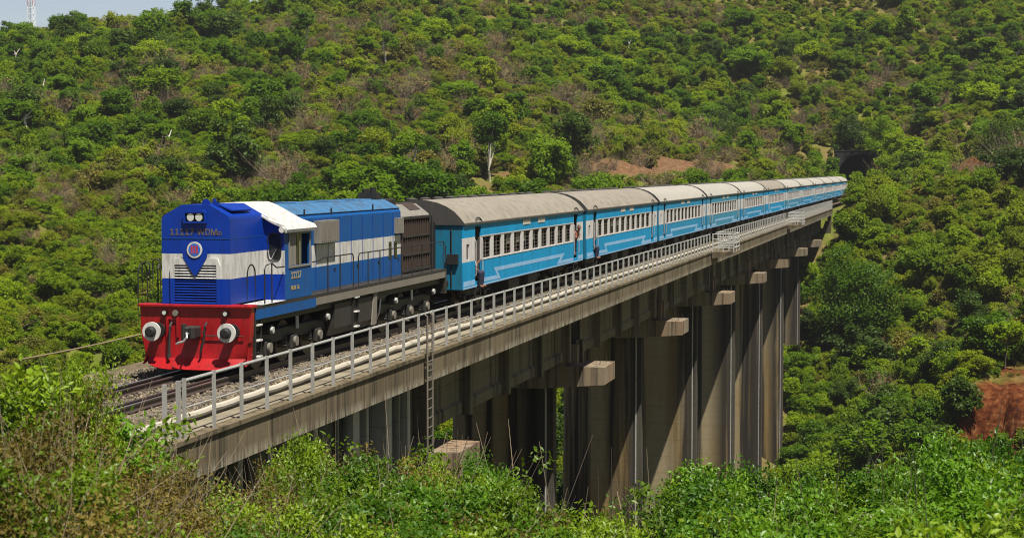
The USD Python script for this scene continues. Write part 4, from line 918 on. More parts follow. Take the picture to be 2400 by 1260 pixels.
def figure(name, label, J, bones, head, loc, cloth, legcloth, face, group=None):
    """one continuous body from joints (x, y, z, r) with a head, hair and clothes; face = unit vector the person looks along"""
    t = thing(name, label, 'person', loc, group=group)
    def ball(p): return m3.Manifold.sphere(p[3], 14).translate(p[:3])
    def limbs(bs, grow=0.0):
        g = [m3.Manifold.batch_hull([ball((*J[a][:3], J[a][3] + grow)), ball((*J[b][:3], J[b][3] + grow))]) for a, b in bs]
        r = g[0]
        for x in g[1:]: r = r + x
        r = r.refine_to_length(.035).to_mesh(); tm = trimesh.Trimesh(r.vert_properties[:, :3], r.tri_verts, process=True)
        trimesh.smoothing.filter_taubin(tm, iterations=8); return tm.vertices, tm.faces
    sub('body', MB().add(*limbs(bones['body'])), 'skin', t, smooth=60)
    sub('shirt', MB().add(*limbs(bones['shirt'], .016)), cloth, t, smooth=60)
    if bones.get('legs'): sub('trousers', MB().add(*limbs(bones['legs'], .016)), legcloth, t, smooth=60)
    hx, hy, hz = head; fx, fy = face
    hd = trimesh.creation.icosphere(2, 1.0); hv = hd.vertices * [.078, .098, .118]
    ang = math.atan2(fx, -fy); c, s = math.cos(ang), math.sin(ang)
    def place(v): v = np.asarray(v); return np.stack([v[:, 0] * c - v[:, 1] * s + hx, v[:, 0] * s + v[:, 1] * c + hy, v[:, 2] + hz], 1)
    nose = trimesh.creation.icosphere(1, 1.0)
    hm = MB().add(place(hv), hd.faces).add(place(nose.vertices * [.014, .022, .024] + [0, -.10, -.01]), nose.faces)
    for e in (-1, 1): hm.add(place(nose.vertices * [.012, .02, .028] + [e * .08, .01, 0]), nose.faces)
    hp = sub('head', hm, 'skin', t, smooth=True)
    em_ = MB()
    for e in (-1, 1): em_.add(place(nose.vertices * [.012, .008, .008] + [e * .032, -.088, .018]), nose.faces)
    em_.add(place(nose.vertices * [.026, .008, .007] + [0, -.088, -.055]), nose.faces)
    sub('eyes_and_mouth', em_, 'hair_black', hp, smooth=True)
    hair = hd.slice_plane([0, 0, .25], [0, .55, .83]); sub('hair', MB().add(place(hair.vertices * [.084, .106, .126]), hair.faces), 'hair_black', hp, smooth=True)
    return t


# leaning out of the rear door of the first coach, holding the rail
dy_ = CY0 + 19.35
J = dict(hip=(1.45, .45, 2.0 - .0, .14), chest=(1.62, .30, 2.10, .15), neck=(1.74, .22, 2.24, .05), nk2=(1.76, .20, 2.30, .05), shl=(1.60, .14, 2.18, .06), shr=(1.66, .46, 2.16, .06), ell=(1.70, -.02, 2.0, .04), hal=(1.68, .0, 2.22, .034),
         elr=(1.62, .62, 1.95, .04), har=(1.64, .74, 2.10, .034), f1=(1.66, .80, 2.15, .012), knee=(1.40, .5, 1.72, .075), foot=(1.35, .5, 1.32, .045), hip2=(1.42, .5, 1.95, .12), toe=(1.5, .5, 1.30, .04))
figure('person', 'person leaning out of the rear doorway of the first coach, in a red shirt', J,
       dict(body=[('chest', 'neck'), ('neck', 'nk2'), ('shl', 'ell'), ('ell', 'hal'), ('shr', 'elr'), ('elr', 'har'), ('har', 'f1'), ('hip', 'chest'), ('shl', 'chest'), ('shr', 'chest'), ('hip', 'hip2'), ('hip2', 'knee'), ('knee', 'foot'), ('foot', 'toe')],
            shirt=[('hip', 'chest'), ('chest', 'shl'), ('chest', 'shr'), ('shl', 'ell')], legs=[('hip2', 'knee'), ('knee', 'foot')]), (1.80, .17, 2.42), (0, dy_, 0), 'shirt_red', 'jeans_navy', (.5, -.86))
# seated in the front doorway of the first coach, legs hanging over the steps
dy_ = CY0 + 2.0
J = dict(hip=(1.36, 0, 1.40, .13), hipb=(1.38, .14, 1.38, .10), chest=(1.34, 0, 1.74, .14), neck=(1.40, 0, 1.92, .05), nk2=(1.42, 0, 1.98, .05), shl=(1.36, -.19, 1.84, .055), shr=(1.36, .19, 1.84, .055), ell=(1.48, -.25, 1.58, .042), hal=(1.64, -.16, 1.46, .034),
         elr=(1.48, .25, 1.60, .042), har=(1.62, .33, 1.78, .034), f1=(1.66, .33, 1.82, .012), f2=(1.70, -.13, 1.43, .012), kl=(1.76, -.13, 1.34, .07), kr=(1.76, .13, 1.34, .07), fl=(1.72, -.14, .90, .045), fr=(1.74, .12, .92, .045), tl=(1.85, -.15, .86, .035), tr=(1.87, .12, .88, .035))
figure('person', 'person in dark jeans sitting in the front doorway of the first coach, legs hanging out', J,
       dict(body=[('hip', 'chest'), ('chest', 'neck'), ('neck', 'nk2'), ('chest', 'shl'), ('chest', 'shr'), ('shl', 'ell'), ('ell', 'hal'), ('hal', 'f2'), ('shr', 'elr'), ('elr', 'har'), ('har', 'f1'), ('hip', 'kl'), ('hipb', 'kr'), ('kl', 'fl'), ('kr', 'fr'), ('fl', 'tl'), ('fr', 'tr'), ('hip', 'hipb')],
            shirt=[('hip', 'chest'), ('chest', 'shl'), ('chest', 'shr'), ('shl', 'ell'), ('shr', 'elr')], legs=[('hip', 'kl'), ('hipb', 'kr'), ('kl', 'fl'), ('kr', 'fr'), ('hip', 'hipb')]), (1.45, 0, 2.12), (0, dy_, 0), 'shirt_white', 'jeans_navy', (1, -.1))
# standing low in the front doorway of the second coach
dy_ = CY0 + PITCH + 2.0
J = {k: (x - .02, y * .9, z - .04, r) for k, (x, y, z, r) in J.items()}
figure('person', 'person in navy trousers sitting in the front doorway of the second coach', J,
       dict(body=[('hip', 'chest'), ('chest', 'neck'), ('neck', 'nk2'), ('chest', 'shl'), ('chest', 'shr'), ('shl', 'ell'), ('ell', 'hal'), ('hal', 'f2'), ('shr', 'elr'), ('elr', 'har'), ('har', 'f1'), ('hip', 'kl'), ('hipb', 'kr'), ('kl', 'fl'), ('kr', 'fr'), ('fl', 'tl'), ('fr', 'tr'), ('hip', 'hipb')],
            shirt=[('hip', 'chest'), ('chest', 'shl'), ('chest', 'shr'), ('shl', 'ell'), ('shr', 'elr')], legs=[('hip', 'kl'), ('hipb', 'kr'), ('kl', 'fl'), ('kr', 'fr'), ('hip', 'hipb')]), (1.43, 0, 2.08), (0, dy_, 0), 'jeans_navy', 'jeans_navy', (1, -.3))

# ------------------------------------------------------------------ plants: prototypes
LEAF = np.array([(0, 0, 0), (.30, -.27, .05), (1, 0, -.06), (.30, .27, .05), (.66, -.20, .03), (.66, .20, .03)], float)   # a folded leaf along +x
LEAFF = np.array([(0, 1, 4), (0, 4, 2), (0, 2, 5), (0, 5, 3)])
CARD = np.array([(0, -.3, 0), (.55, -.5, .05), (1, 0, -.05), (.5, .5, .06)], float); CARDF = np.array([(0, 1, 2), (0, 2, 3)])


def scatter_leaves(pos, out, size, r, leaf=CARD, faces=CARDF, droop=.15, spread=.75):
    """leaf faces at pos, pointing roughly outward; out: unit directions"""
    n = len(pos)
    d = out * (1 - spread) + r.normal(size=(n, 3)) * spread * .75; d[:, 2] -= droop; d /= np.linalg.norm(d, axis=1, keepdims=True) + 1e-9
    u = r.normal(size=(n, 3)) * .45 + out * .5 + [0, 0, .85]; s = np.cross(u, d); s /= np.linalg.norm(s, axis=1, keepdims=True) + 1e-9; w = np.cross(d, s)
    sz = size * r.uniform(.65, 1.35, n)
    v = pos[:, None] + sz[:, None, None] * (leaf[None, :, 0, None] * d[:, None] + leaf[None, :, 1, None] * s[:, None] + leaf[None, :, 2, None] * w[:, None])
    f = faces[None] + (np.arange(n) * len(leaf))[:, None, None]
    return v.reshape(-1, 3), f.reshape(-1, 3)


def crown_points(r, h, rad, clumps, per, base=.25, clump_r=.28, lop=.3, flat=.8):
    """leaf positions in clumps spread through an uneven crown from base*h to h"""
    nl = int(r.integers(4, 7)); la = r.uniform(0, 2 * np.pi, nl); lr = rad * r.uniform(.2, .62, nl); lz = r.uniform(.35, .80, nl); lz[0] = .82; lr[0] = rad * .15
    which = r.integers(0, nl, clumps); c = r.normal(size=(clumps, 3)); c /= np.linalg.norm(c, axis=1, keepdims=True); c *= r.uniform(.25, 1.0, clumps)[:, None] ** .5
    ls = r.uniform(.34, .62, nl)[which]
    zb_, zt_ = h * base, h * .93
    cc = np.stack([lr[which] * np.cos(la[which]) + c[:, 0] * rad * ls, lr[which] * np.sin(la[which]) + c[:, 1] * rad * ls, zb_ + (zt_ - zb_) * np.clip(lz[which] + c[:, 2] * .42 - (.12 if base < .3 else 0), 0.03, 1.0)], 1)
    cr = clump_r * rad * r.uniform(.6, 1.5, clumps)
    d = r.normal(size=(clumps, per, 3)); d /= np.linalg.norm(d, axis=2, keepdims=True); rr = r.random((clumps, per, 1)) ** .4
    p = cc[:, None] + d * rr * cr[:, None, None] * [1, 1, flat]
    return p.reshape(-1, 3), d.reshape(-1, 3), cc


def branches(r, cc, h, trunk_r, n=9, base_h=.25, fork=None, tips=None):
    """tapered trunk that forks into limbs reaching into the crown"""
    mb = MB(); fork = h * base_h if fork is None else fork
    lean = r.normal(0, .05 * h, 2)
    top = np.array([lean[0], lean[1], fork])
    mb.tube([(0, 0, -.4), (lean[0] * .3, lean[1] * .3, fork * .5), top], [trunk_r * 1.25, trunk_r, trunk_r * .8], 7)
    for k in r.permutation(len(cc))[:n]:
        e = cc[k]; m_ = top * .45 + e * .55 + r.normal(0, .05 * h, 3) + [0, 0, .05 * h]
        mb.tube([top, m_, e], [trunk_r * .55, trunk_r * .33, trunk_r * .10], 5)
    return mb


PROTO = {}


def plant(key, name, leafmat, barkmat, seed, h, rad, clumps, per, size, label, cat, leaf='card', base=.25, trunk=None, nb=8, clump_r=.24, loc=None, droop=.15, flat=.8, forkh=None, twig=0, spread=.75, at=None):
    r = np.random.default_rng(seed)
    t = thing(name, label, cat, at or (0, 0, 0))
    p, d, cc = crown_points(r, h, rad, clumps, per, base, clump_r, flat=flat)
    if twig:
        ends = cc[r.permutation(len(cc))]
    L, F = (LEAF, LEAFF) if leaf == 'leaf' else (CARD, CARDF)
    v, f = scatter_leaves(p, d, size, r, L, F, droop, spread)
    tk = branches(r, cc, h, trunk if trunk else .022 * h, nb, base + .1 if forkh is None else forkh)
    if twig:
        for k in range(twig):
            a = np.array([r.normal(0, .15 * rad), r.normal(0, .15 * rad), 0]); e = np.array([r.normal(0, .75 * rad), r.normal(0, .75 * rad), h * r.uniform(.5, 1.08)])
            m_ = (a + e) / 2 + r.normal(0, .08 * h, 3); q = (m_ + e) / 2 + r.normal(0, .04 * h, 3)
            w = .0026 * h
            tk.tube([a, m_, q, e], [w * 1.6, w, w * .7, w * .35], 4, cap=False)
            for _ in range(2):
                e2 = m_ + (e - m_) * .3 + r.normal(0, .22 * rad, 3) + [0, 0, .15 * h]; tk.tube([m_, (m_ + e2) / 2 + r.normal(0, .03 * h, 3), e2], [w * .8, w * .5, w * .25], 4, cap=False)
    sub('trunk' if cat == 'tree' else 'stems', tk, barkmat, t, smooth=True)
    sub('crown' if cat == 'tree' else 'foliage', MB().add(v, f), leafmat, t, smooth=False)
    PROTO[key] = dict(prim=t, h=h, rad=rad, used=False, name=name, cat=cat); return t


# ------------------------------------------------------------------ plants: where they stand
r = np.random.default_rng(21)
KINDS = {
    'bright': dict(name='hillside_tree', m='leaf_bright', b='bark_brown', h=5.0, rad=2.6, clumps=46, per=120, size=.25, text='bright green bushy tree'),
    'green': dict(name='hillside_tree', m='leaf_green', b='bark_brown', h=5.6, rad=2.6, clumps=46, per=120, size=.25, text='mid green leafy tree'),
    'dark': dict(name='hillside_tree', m='leaf_dark', b='bark_brown', h=6.0, rad=2.7, clumps=48, per=130, size=.25, text='dense dark green tree'),
    'yellow': dict(name='hillside_tree', m='leaf_yellow', b='twig_tan', h=4.4, rad=2.4, clumps=34, per=100, size=.23, text='yellow green airy tree'),
    'olive': dict(name='hillside_bush', m='leaf_olive', b='twig_tan', h=3.0, rad=2.0, clumps=30, per=80, size=.22, text='dull olive dry bush', base=.05, twig=14),
    'dry': dict(name='hillside_bush', m='leaf_dry', b='twig_tan', h=4.8, rad=2.0, clumps=18, per=20, size=.22, text='nearly bare brown twiggy bush', base=.1, twig=60),
    'tall': dict(name='hillside_tree', m='leaf_green', b='bark_white', h=6.6, rad=2.0, clumps=26, per=100, size=.24, text='slender pale trunked tree', base=.5),
    'low': dict(name='hillside_bush', m='leaf_bright', b='bark_brown', h=1.9, rad=1.7, clumps=26, per=80, size=.22, text='low spreading green bush', base=.0),
}
# density and species fields over the hillside
cand = []
def sow(n, d0, d1, sep, a0=-33.5, a1=4.5):
    a = np.radians(r.uniform(a0, a1, n)); d = np.sqrt(r.uniform(d0 ** 2, d1 ** 2, n))
    return np.stack([C[0] + d * np.sin(a), C[1] + d * np.cos(a)], 1)
pts = []
for n, d0, d1, sep in ((6500, 62, 190, 1.7), (9500, 190, 300, 1.8), (15000, 300, 420, 1.95), (9000, 420, 520, 2.8)):
    q = sow(n, d0, d1, sep); tr = cKDTree(q); keep = np.ones(len(q), bool)
    for i, nb_ in enumerate(tr.query_ball_point(q, sep)):
        if keep[i]:
            for j in nb_:
                if j > i: keep[j] = False
    pts.append(q[keep])
pts = np.vstack(pts)
px_, py_ = pts[:, 0], pts[:, 1]
e = earth_mask(px_, py_)
ok = (e < .35) | (r.random(len(e)) < .10)
ok &= ~((px_ > -9.5) & (px_ < 4.8) & (py_ > 20) & (py_ < 262) & ~((py_ > 62) & (np.abs((py_ - 55) % 25.2 - 12.6) < 9.0) & (hgt(px_, py_) < -10))); ok &= ~((px_ > -7.0) & (px_ < 6.0) & (py_ >= 262) & (py_ < 334)); ok &= ~((px_ > -6) & (px_ < 12) & (py_ >= 325) & (py_ < 346))
ok &= ~((px_ > 5) & (px_ < 40) & (py_ < 62))
pts = pts[ok]; px_, py_ = pts[:, 0], pts[:, 1]; pz_ = hgt(px_, py_)
n1 = meshkit.fbm(np.stack([px_ * .022, py_ * .022, px_ * 0], 1), 4, 31); n2 = meshkit.fbm(np.stack([px_ * .07, py_ * .07, px_ * 0], 1), 3, 47)
u_ = r.random(len(pts)); ppx, ppy, dep = proj(np.stack([px_, py_, pz_ + 2], 1))
dry = ssmooth(.44, .60, n1 + .25 * (n2 - .47)) ; dry = np.clip(dry + .55 * np.exp(-(((ppx - 1000) / 420) ** 2 + ((ppy - 330) / 75) ** 2)) + .5 * np.exp(-(((ppx - 180) / 160) ** 2 + ((ppy - 800) / 90) ** 2)) + .4 * np.exp(-(((ppx - 1500) / 200) ** 2 + ((ppy - 270) / 60) ** 2)) + .4 * np.exp(-(((ppx - 2250) / 70) ** 2 + ((ppy - 330) / 90) ** 2)), 0, 1)
kind = np.full(len(pts), 'bright', dtype='<U8')
dk = ssmooth(.50, .62, n2)
kind[u_ < .38] = 'green'; kind[u_ < .16 * dk + .03] = 'dark'; kind[(u_ > .68)] = 'yellow'; kind[(u_ > .84)] = 'low'; kind[u_ > .965] = 'tall'
u2 = r.random(len(pts)); kind[u2 < dry * .68] = 'olive'; kind[u2 < dry * .24] = 'dry'; kind[(u2 >= dry * .68) & (u2 < dry * .80)] = 'yellow'
scl = r.lognormal(0, .34, len(pts)) * .64; scl = np.where(kind == 'dark', scl * 1.12, scl); scl *= 1 - .25 * ssmooth(380, 430, np.hypot(px_ - C[0], py_))
zl = (ppx < 440) & (ppy > 470); zr = (ppx > 1880) & (ppy > 425) & (ppy < 730)
kind[zl] = r.choice(['low', 'yellow', 'olive', 'bright', 'dry'], zl.sum(), p=[.34, .2, .26, .14, .06]); scl[zl] *= .72
kind[zr] = r.choice(['yellow', 'bright', 'olive', 'low'], zr.sum(), p=[.36, .36, .18, .10])
scl = np.clip(scl, .35, 1.6)
# undergrowth between the trees
under_q = np.vstack([sow(6500, 62, 190, 1), sow(14000, 190, 320, 1), sow(15000, 320, 460, 1)])
# the slope right behind the camera-side valley wall carries lower scrub
near = np.hypot(px_ - C[0], py_) < 170; scl[near & (px_ < -8)] *= .72
under_q = np.vstack([under_q, np.stack([r.uniform(1.0, 15, 800), r.uniform(165, 250, 800)], 1)])
uq = under_q[(earth_mask(under_q[:, 0], under_q[:, 1]) < .3)]
uq = uq[~((np.abs((uq - at_dist(1148, 400, 262)[:2]) @ np.array([.97, -.24])) < 2.5) & (np.abs((uq - at_dist(1148, 400, 262)[:2]) @ np.array([.24, .97])) < 12))]
uq = uq[~((uq[:, 0] > -6.5) & (uq[:, 0] < 4.6) & (uq[:, 1] < 335) & ~((uq[:, 0] > 1.0) & (hgt(uq[:, 0], uq[:, 1]) < -7))) & ~((uq[:, 0] > 5) & (uq[:, 1] < 62))]
def prune(x, y, z, kd, keep):
    a_, b_, _ = proj(np.stack([x, y, z], 1))
    blocks = (x > -6) & (x < 17) & (y < 216) & (y > 60) & (a_ > 1240) & (a_ < 1850)
    front = (((x + 30) * .8 + (y - 262) * .6 > -16) & ((x + 30) * .8 + (y - 262) * .6 < 30) & (np.abs(-(x + 27) * .62 + (y - 266) * .78) < 6))
    keep = keep & ~(front & (a_ > 1340) & (a_ < 1780) & ~np.isin(kd, ['low', 'dry']))
    return keep & ~(blocks & (z > -30.5 + .0 * x) & ~np.isin(kd, ['low', 'yellow']))
ukind = r.choice(['low', 'low', 'low', 'olive', 'yellow', 'bright'], len(uq)); udry = ssmooth(.44, .60, meshkit.fbm(np.stack([uq[:, 0] * .022, uq[:, 1] * .022, uq[:, 0] * 0], 1), 4, 31)); ukind[r.random(len(uq)) < udry * .5] = 'olive'
wt_ = at_dist(1148, 400, 262); dv = (C[:2] - wt_[:2]) / np.linalg.norm(C[:2] - wt_[:2]); rel = np.stack([px_ - wt_[0], py_ - wt_[1]], 1); al = rel @ dv; ac = np.abs(rel @ np.array([-dv[1], dv[0]]))
kp = prune(px_, py_, pz_, kind, np.ones(len(pts), bool)) & ~((al > -3.5) & (al < 16) & (ac < 3.6)); pts, px_, py_, pz_, kind, scl = pts[kp], px_[kp], py_[kp], pz_[kp], kind[kp], scl[kp]
n_tree = len(pts)
uz = hgt(uq[:, 0], uq[:, 1]); kp = prune(uq[:, 0], uq[:, 1], uz, ukind, np.ones(len(uq), bool)); uq, uz, ukind = uq[kp], uz[kp], ukind[kp]
pts = np.vstack([pts, uq]); px_, py_ = pts[:, 0], pts[:, 1]; pz_ = np.concatenate([pz_, uz]); kind = np.concatenate([kind, ukind]); scl = np.concatenate([scl, r.uniform(.3, .62, len(uq))])
rot = r.uniform(0, 360, len(pts)); sq = r.uniform(.8, 1.2, len(pts))

NVAR = 3
for kd, K in KINDS.items():
    for v in range(NVAR):
        K.setdefault('keys', []).append((kd, v))

# a painter's pass over rough discs decides which plants show largest in the photograph
def seen_pixels(items, Wp=480, Hp=252):
    """items: (px, py, half width px, half height px, depth) -> visible pixel counts"""
    idb = np.full((Hp, Wp), -1, int); s = Wp / 2400
    order = np.argsort(-items[:, 4])
    for i in order:
        cx_, cy_, rx_, ry_, _ = items[i]; cx_ *= s; cy_ *= s; rx_ = max(rx_ * s, .5); ry_ = max(ry_ * s, .5)
        x0, x1 = int(max(0, cx_ - rx_)), int(min(Wp - 1, cx_ + rx_)); y0, y1 = int(max(0, cy_ - ry_)), int(min(Hp - 1, cy_ + ry_))
        if x1 < x0 or y1 < y0: continue
        yy, xx = np.mgrid[y0:y1 + 1, x0:x1 + 1]; m_ = ((xx - cx_) / rx_) ** 2 + ((yy - cy_) / ry_) ** 2 <= 1.05
        idb[y0:y1 + 1, x0:x1 + 1][m_] = i
    # the train, deck and piers hide what is behind them
    poly = np.array([(330, 860), (330, 610), (386, 480), (560, 460), (1000, 470), (1990, 420), (1960, 480), (1950, 560), (1905, 700), (1840, 1080), (1250, 1200), (1250, 980), (430, 1050), (430, 900)]) * s
    from PIL import Image, ImageDraw
    im = Image.new('L', (Wp, Hp), 0); ImageDraw.Draw(im).polygon([tuple(q) for q in poly], fill=1); idb[np.asarray(im) > 0] = -1
    yb = np.interp(np.arange(Wp) / s, [0, 200, 430, 700, 1150, 1250, 1550, 1700, 2100, 2200, 2400], [860, 940, 1060, 1010, 1050, 1180, 1130, 1080, 1110, 1035, 1030]) * s
    yy, xx = np.mgrid[0:Hp, 0:Wp]; idb[yy > yb[None]] = -1
    return np.bincount(idb[idb >= 0], minlength=len(items))


hh = np.array([KINDS[k]['h'] for k in kind]) * scl; ww = np.array([KINDS[k]['rad'] for k in kind]) * scl
cxp, cyp, dep = proj(np.stack([px_, py_, pz_ + hh * .55], 1))
items = np.stack([cxp, cyp, ww * FPX / dep, hh * .5 * FPX / dep, dep], 1)
vis = seen_pixels(items)
vis[n_tree:] = np.minimum(vis[n_tree:], 1)
big = set(np.argsort(-vis)[:225].tolist())
for kd_ in np.unique(kind):
    for v_ in range(3):
        c_ = np.where((kind == kd_) & ((rot * 10).astype(int) % 3 == v_))[0]
        if len(c_) and not any(i in big for i in c_): big.add(int(c_[np.argmax(vis[c_])]))

# single trees that the photograph lets one point at: (pixel x of the stem, distance, height, crown radius, kind, label)
HZ = [(0, 330, 'at the left edge', 'left edge'), (330, 560, 'above the cab front', 'cab'), (560, 980, 'above the engine hood', 'engine hood'), (980, 1200, 'above the first coach front', 'first coach front'), (1200, 1380, 'above the first coach rear', 'first coach rear'),
      (1380, 1550, 'above the second coach', 'second coach'), (1550, 1740, 'above the third coach', 'third coach'), (1740, 1985, 'above the train tail', 'train tail'), (1985, 2110, 'around the tunnel', 'tunnel'), (2110, 2260, 'right of the tunnel', 'tunnel right'), (2260, 2500, 'at the right edge', 'right edge')]
VZ = [(-99, 70, 'near the top'), (70, 150, 'upper slope'), (150, 230, 'upper middle slope'), (230, 310, 'middle slope'), (310, 390, 'lower slope'), (390, 520, 'foot of the slope'), (520, 640, 'level with the cab'), (640, 760, 'level with the red front'), (760, 1300, 'low in the valley')]
def cell(px, py):
    h = [q for q in HZ if q[0] <= np.clip(px, 0, 2399) < q[1]][0]; v = [q for q in VZ if q[0] <= py < q[1]][0]
    return f'{v[2]} {h[2]}'
ORDN = ['leftmost', 'second from left', 'third from left', 'fourth from left', 'fifth from left', 'sixth from left', 'seventh from left', 'eighth from left', 'ninth from left']
def single_out(entries):
    """entries: {id: (description, picture x)} -> one label each, told apart by their order from the left where one description fits several"""
    by = {}
    for i, (d_, x_) in entries.items(): by.setdefault(d_, []).append((x_, i))
    res = {}
    for d_, l_ in by.items():
        l_.sort()
        for k_, (_, i) in enumerate(l_): res[i] = d_ if len(l_) == 1 else f"{d_}, {'rightmost one' if k_ == len(l_) - 1 else ORDN[min(k_, 8)]}"
    return res


def zone(x, y, z):
    a, b, _ = proj(np.array([x, y, z]))
    if b > 480 and a < 400: return 'on the slope at the left of the locomotive', 'slope left of the locomotive'
    if a > 1900 and b > 430: return 'on the valley side right of the far piers', 'valley side right of the piers'
    if b > 330 and a < 1000: return 'on the lower hillside above the locomotive', 'hillside above the locomotive'
    if b > 300 and a < 1990: return 'on the lower hillside just above the coaches', 'hillside above the coaches'
    if a > 1990: return 'on the hillside around the tunnel', 'hillside around the tunnel'
    if b > 150: return 'half way up the hillside', 'middle of the hillside'
    return 'high on the hillside below the crest', 'top of the hillside'


treelab = single_out({i: (f"{KINDS[kind[i]]['text']} {cell(cxp[i], cyp[i])}", cxp[i]) for i in big})
inst_pos, inst_idx, inst_rot, inst_scl = [], [], [], []
for kd, K in KINDS.items():
    for v in range(NVAR):
        plant((kd, v), K['name'], K['m'], K['b'], 100 + 7 * v + sum(map(ord, kd)), K['h'], K['rad'] * (.92 + .09 * v), K['clumps'], K['per'], K['size'], K['text'], 'tree' if 'tree' in K['name'] else 'bush', base=K.get('base', .2), twig=K.get('twig', 0))
for i in range(len(pts)):
    kd = kind[i]; v = int(rot[i] * 10) % NVAR; P = PROTO[(kd, v)]
    s3 = (scl[i] * sq[i] * 1.12, scl[i] * sq[i] * 1.12, scl[i] / sq[i] ** .5 * .95)
    if i in big:
        zt_, zg_ = zone(px_[i], py_[i], pz_[i]); lab = treelab[i]; grp = f"{KINDS[kd]['text']}s, {zg_}"
        loc = (px_[i], py_[i], pz_[i] - .15)
        if not P['used']:
            P['used'] = True; pr = P['prim']; x = UsdGeom.Xformable(pr); x.ClearXformOpOrder()
            x.AddTranslateOp(opSuffix='at').Set(Gf.Vec3d(*map(float, loc))); x.AddRotateZOp(opSuffix='at').Set(float(rot[i])); x.AddScaleOp(opSuffix='at').Set(Gf.Vec3f(*map(float, s3)))
            tag(pr, lab, P['cat'], grp)
        else:
            t = copy_of(P['prim'], P['name'], lab, P['cat'], loc, rot[i], s3, grp)
    else:
        inst_pos.append((px_[i], py_[i], pz_[i] - .15)); inst_idx.append((kd, v)); inst_rot.append(rot[i]); inst_scl.append(s3)
for k, P in PROTO.items():
    if not P['used']: stage.RemovePrim(P['prim'].GetPath()) if False else None

keys = [k for k in PROTO]
wood = UsdGeom.PointInstancer.Define(stage, '/World/hillside_woods')
tag(wood.GetPrim(), 'mass of trees and scrub covering the hillside and valley', 'woods', kind='stuff')
tg = []
for j, k in enumerate(keys):
    pth = f'/World/hillside_woods/plant_{j:03d}'; x = UsdGeom.Xform.Define(stage, pth)
    for ch in PROTO[k]['prim'].GetChildren():
        c_ = stage.DefinePrim(f'{pth}/{ch.GetName()}', 'Mesh'); c_.GetReferences().AddInternalReference(ch.GetPath())
    tg.append(pth)


def finish_woods():
    wood.CreatePrototypesRel().SetTargets(tg)
    wood.CreatePositionsAttr(Vt.Vec3fArray.FromNumpy(np.array(inst_pos, np.float32)))
    wood.CreateProtoIndicesAttr(Vt.IntArray.FromNumpy(np.array([keys.index(k) for k in inst_idx], np.int32)))
    wood.CreateScalesAttr(Vt.Vec3fArray.FromNumpy(np.array(inst_scl, np.float32)))
    wood.CreateOrientationsAttr(Vt.QuathArray([Gf.Quath(math.cos(math.radians(a) / 2), 0, 0, math.sin(math.radians(a) / 2)) for a in inst_rot]))


finish_woods()

# notable single trees
def special(px, py, dist, h, rad, m, b, seed, label, name='tree', cat='tree', clumps=60, per=150, size=.25, **k):
    p_ = at_dist(px, py, dist); z = float(hgt(p_[0], p_[1])) - .2
    plant(('special', seed), name, m, b, seed, h, rad, clumps, per, size, label, cat, at=(p_[0], p_[1], z), **k)


special(1148, 400, 262, 10.5, 3.3, 'leaf_green', 'bark_white', 901, 'tall tree with pale bare forked trunk and round green crown above the first coach', base=.55, trunk=.17, forkh=.18, nb=8)
special(2340, 430, 300, 11.0, 4.3, 'leaf_dark', 'bark_brown', 902, 'big dark round tree beside the brown dry slope at the right edge', clumps=80, base=.05)
special(1985, 720, 226, 14.5, 5.4, 'leaf_green', 'bark_brown', 903, 'tall leafy green tree standing right beside the farthest piers', clumps=95, per=130, base=.15)
special(1308, 430, 262, 5.6, 2.9, 'leaf_dark', 'bark_brown', 904, 'dark green round bush just above the join of the first two coaches', base=.02, clumps=50)
special(1220, 430, 258, 5.2, 2.6, 'leaf_yellow', 'twig_tan', 905, 'bright yellow green bush just above the first coach roof', base=.02, clumps=45)
special(1090, 440, 256, 4.6, 2.1, 'leaf_green', 'bark_brown', 906, 'fresh green bush just above the front of the first coach', base=.02, clumps=40)
special(384, 165, 350, 5.0, 5.0, 'leaf_dark', 'bark_brown', 907, 'wide flat dark tree high on the left hillside', base=.05, clumps=70)
special(1120, 40, 425, 6.5, 1.9, 'leaf_dark', 'bark_brown', 908, 'narrow dark tree near the top edge above the coaches', base=.02, clumps=40)
special(352, 270, 300, 6.0, 1.5, 'leaf_dark', 'bark_brown', 909, 'narrow dark tree half way up the left hillside', base=.02, clumps=40)
special(2355, 860, 178, 4.8, 1.9, 'leaf_bright', 'bark_brown', 910, 'small umbrella shaped tree on the tan ground above the red earth bank', base=.55, clumps=30, trunk=.07, forkh=.5)
special(2250, 790, 200, 4.6, 2.6, 'leaf_dark', 'bark_brown', 911, 'dark rounded bush on the slope above the red earth bank', base=.02, clumps=50)
special(2150, 985, 168, 6.4, 2.4, 'leaf_green', 'bark_brown', 912, 'tall rounded green bush left of the red earth bank', base=.02, clumps=55)
special(1880, 430, 318, 3.6, 5.0, 'leaf_green', 'bark_brown', 913, 'broad green thicket beside the track just left of the tunnel', cat='bush', name='bush', base=.0, clumps=60)
special(2085, 440, 322, 7.0, 3.4, 'leaf_bright', 'bark_brown', 914, 'bright green tree leaning over the right side of the tunnel mouth', base=.05, clumps=60)
special(1960, 395, 326, 6.5, 2.2, 'leaf_green', 'bark_brown', 915, 'green tree hanging over the left side of the tunnel mouth', base=.05, clumps=45)
special(128, 760, 118, 2.4, 1.2, 'leaf_dark', 'bark_brown', 916, 'small dark bush on the slope left of the locomotive', cat='bush', name='bush', base=.0, clumps=30, size=.2)
special(1690, 190, 345, 6.5, 4.4, 'leaf_dark', 'bark_brown', 917, 'dark spreading tree above the far coaches', base=.05, clumps=70)
special(2110, 60, 430, 9.5, 4.6, 'leaf_dark', 'bark_brown', 918, 'tall dark tree near the top right of the hillside', base=.05, clumps=70)
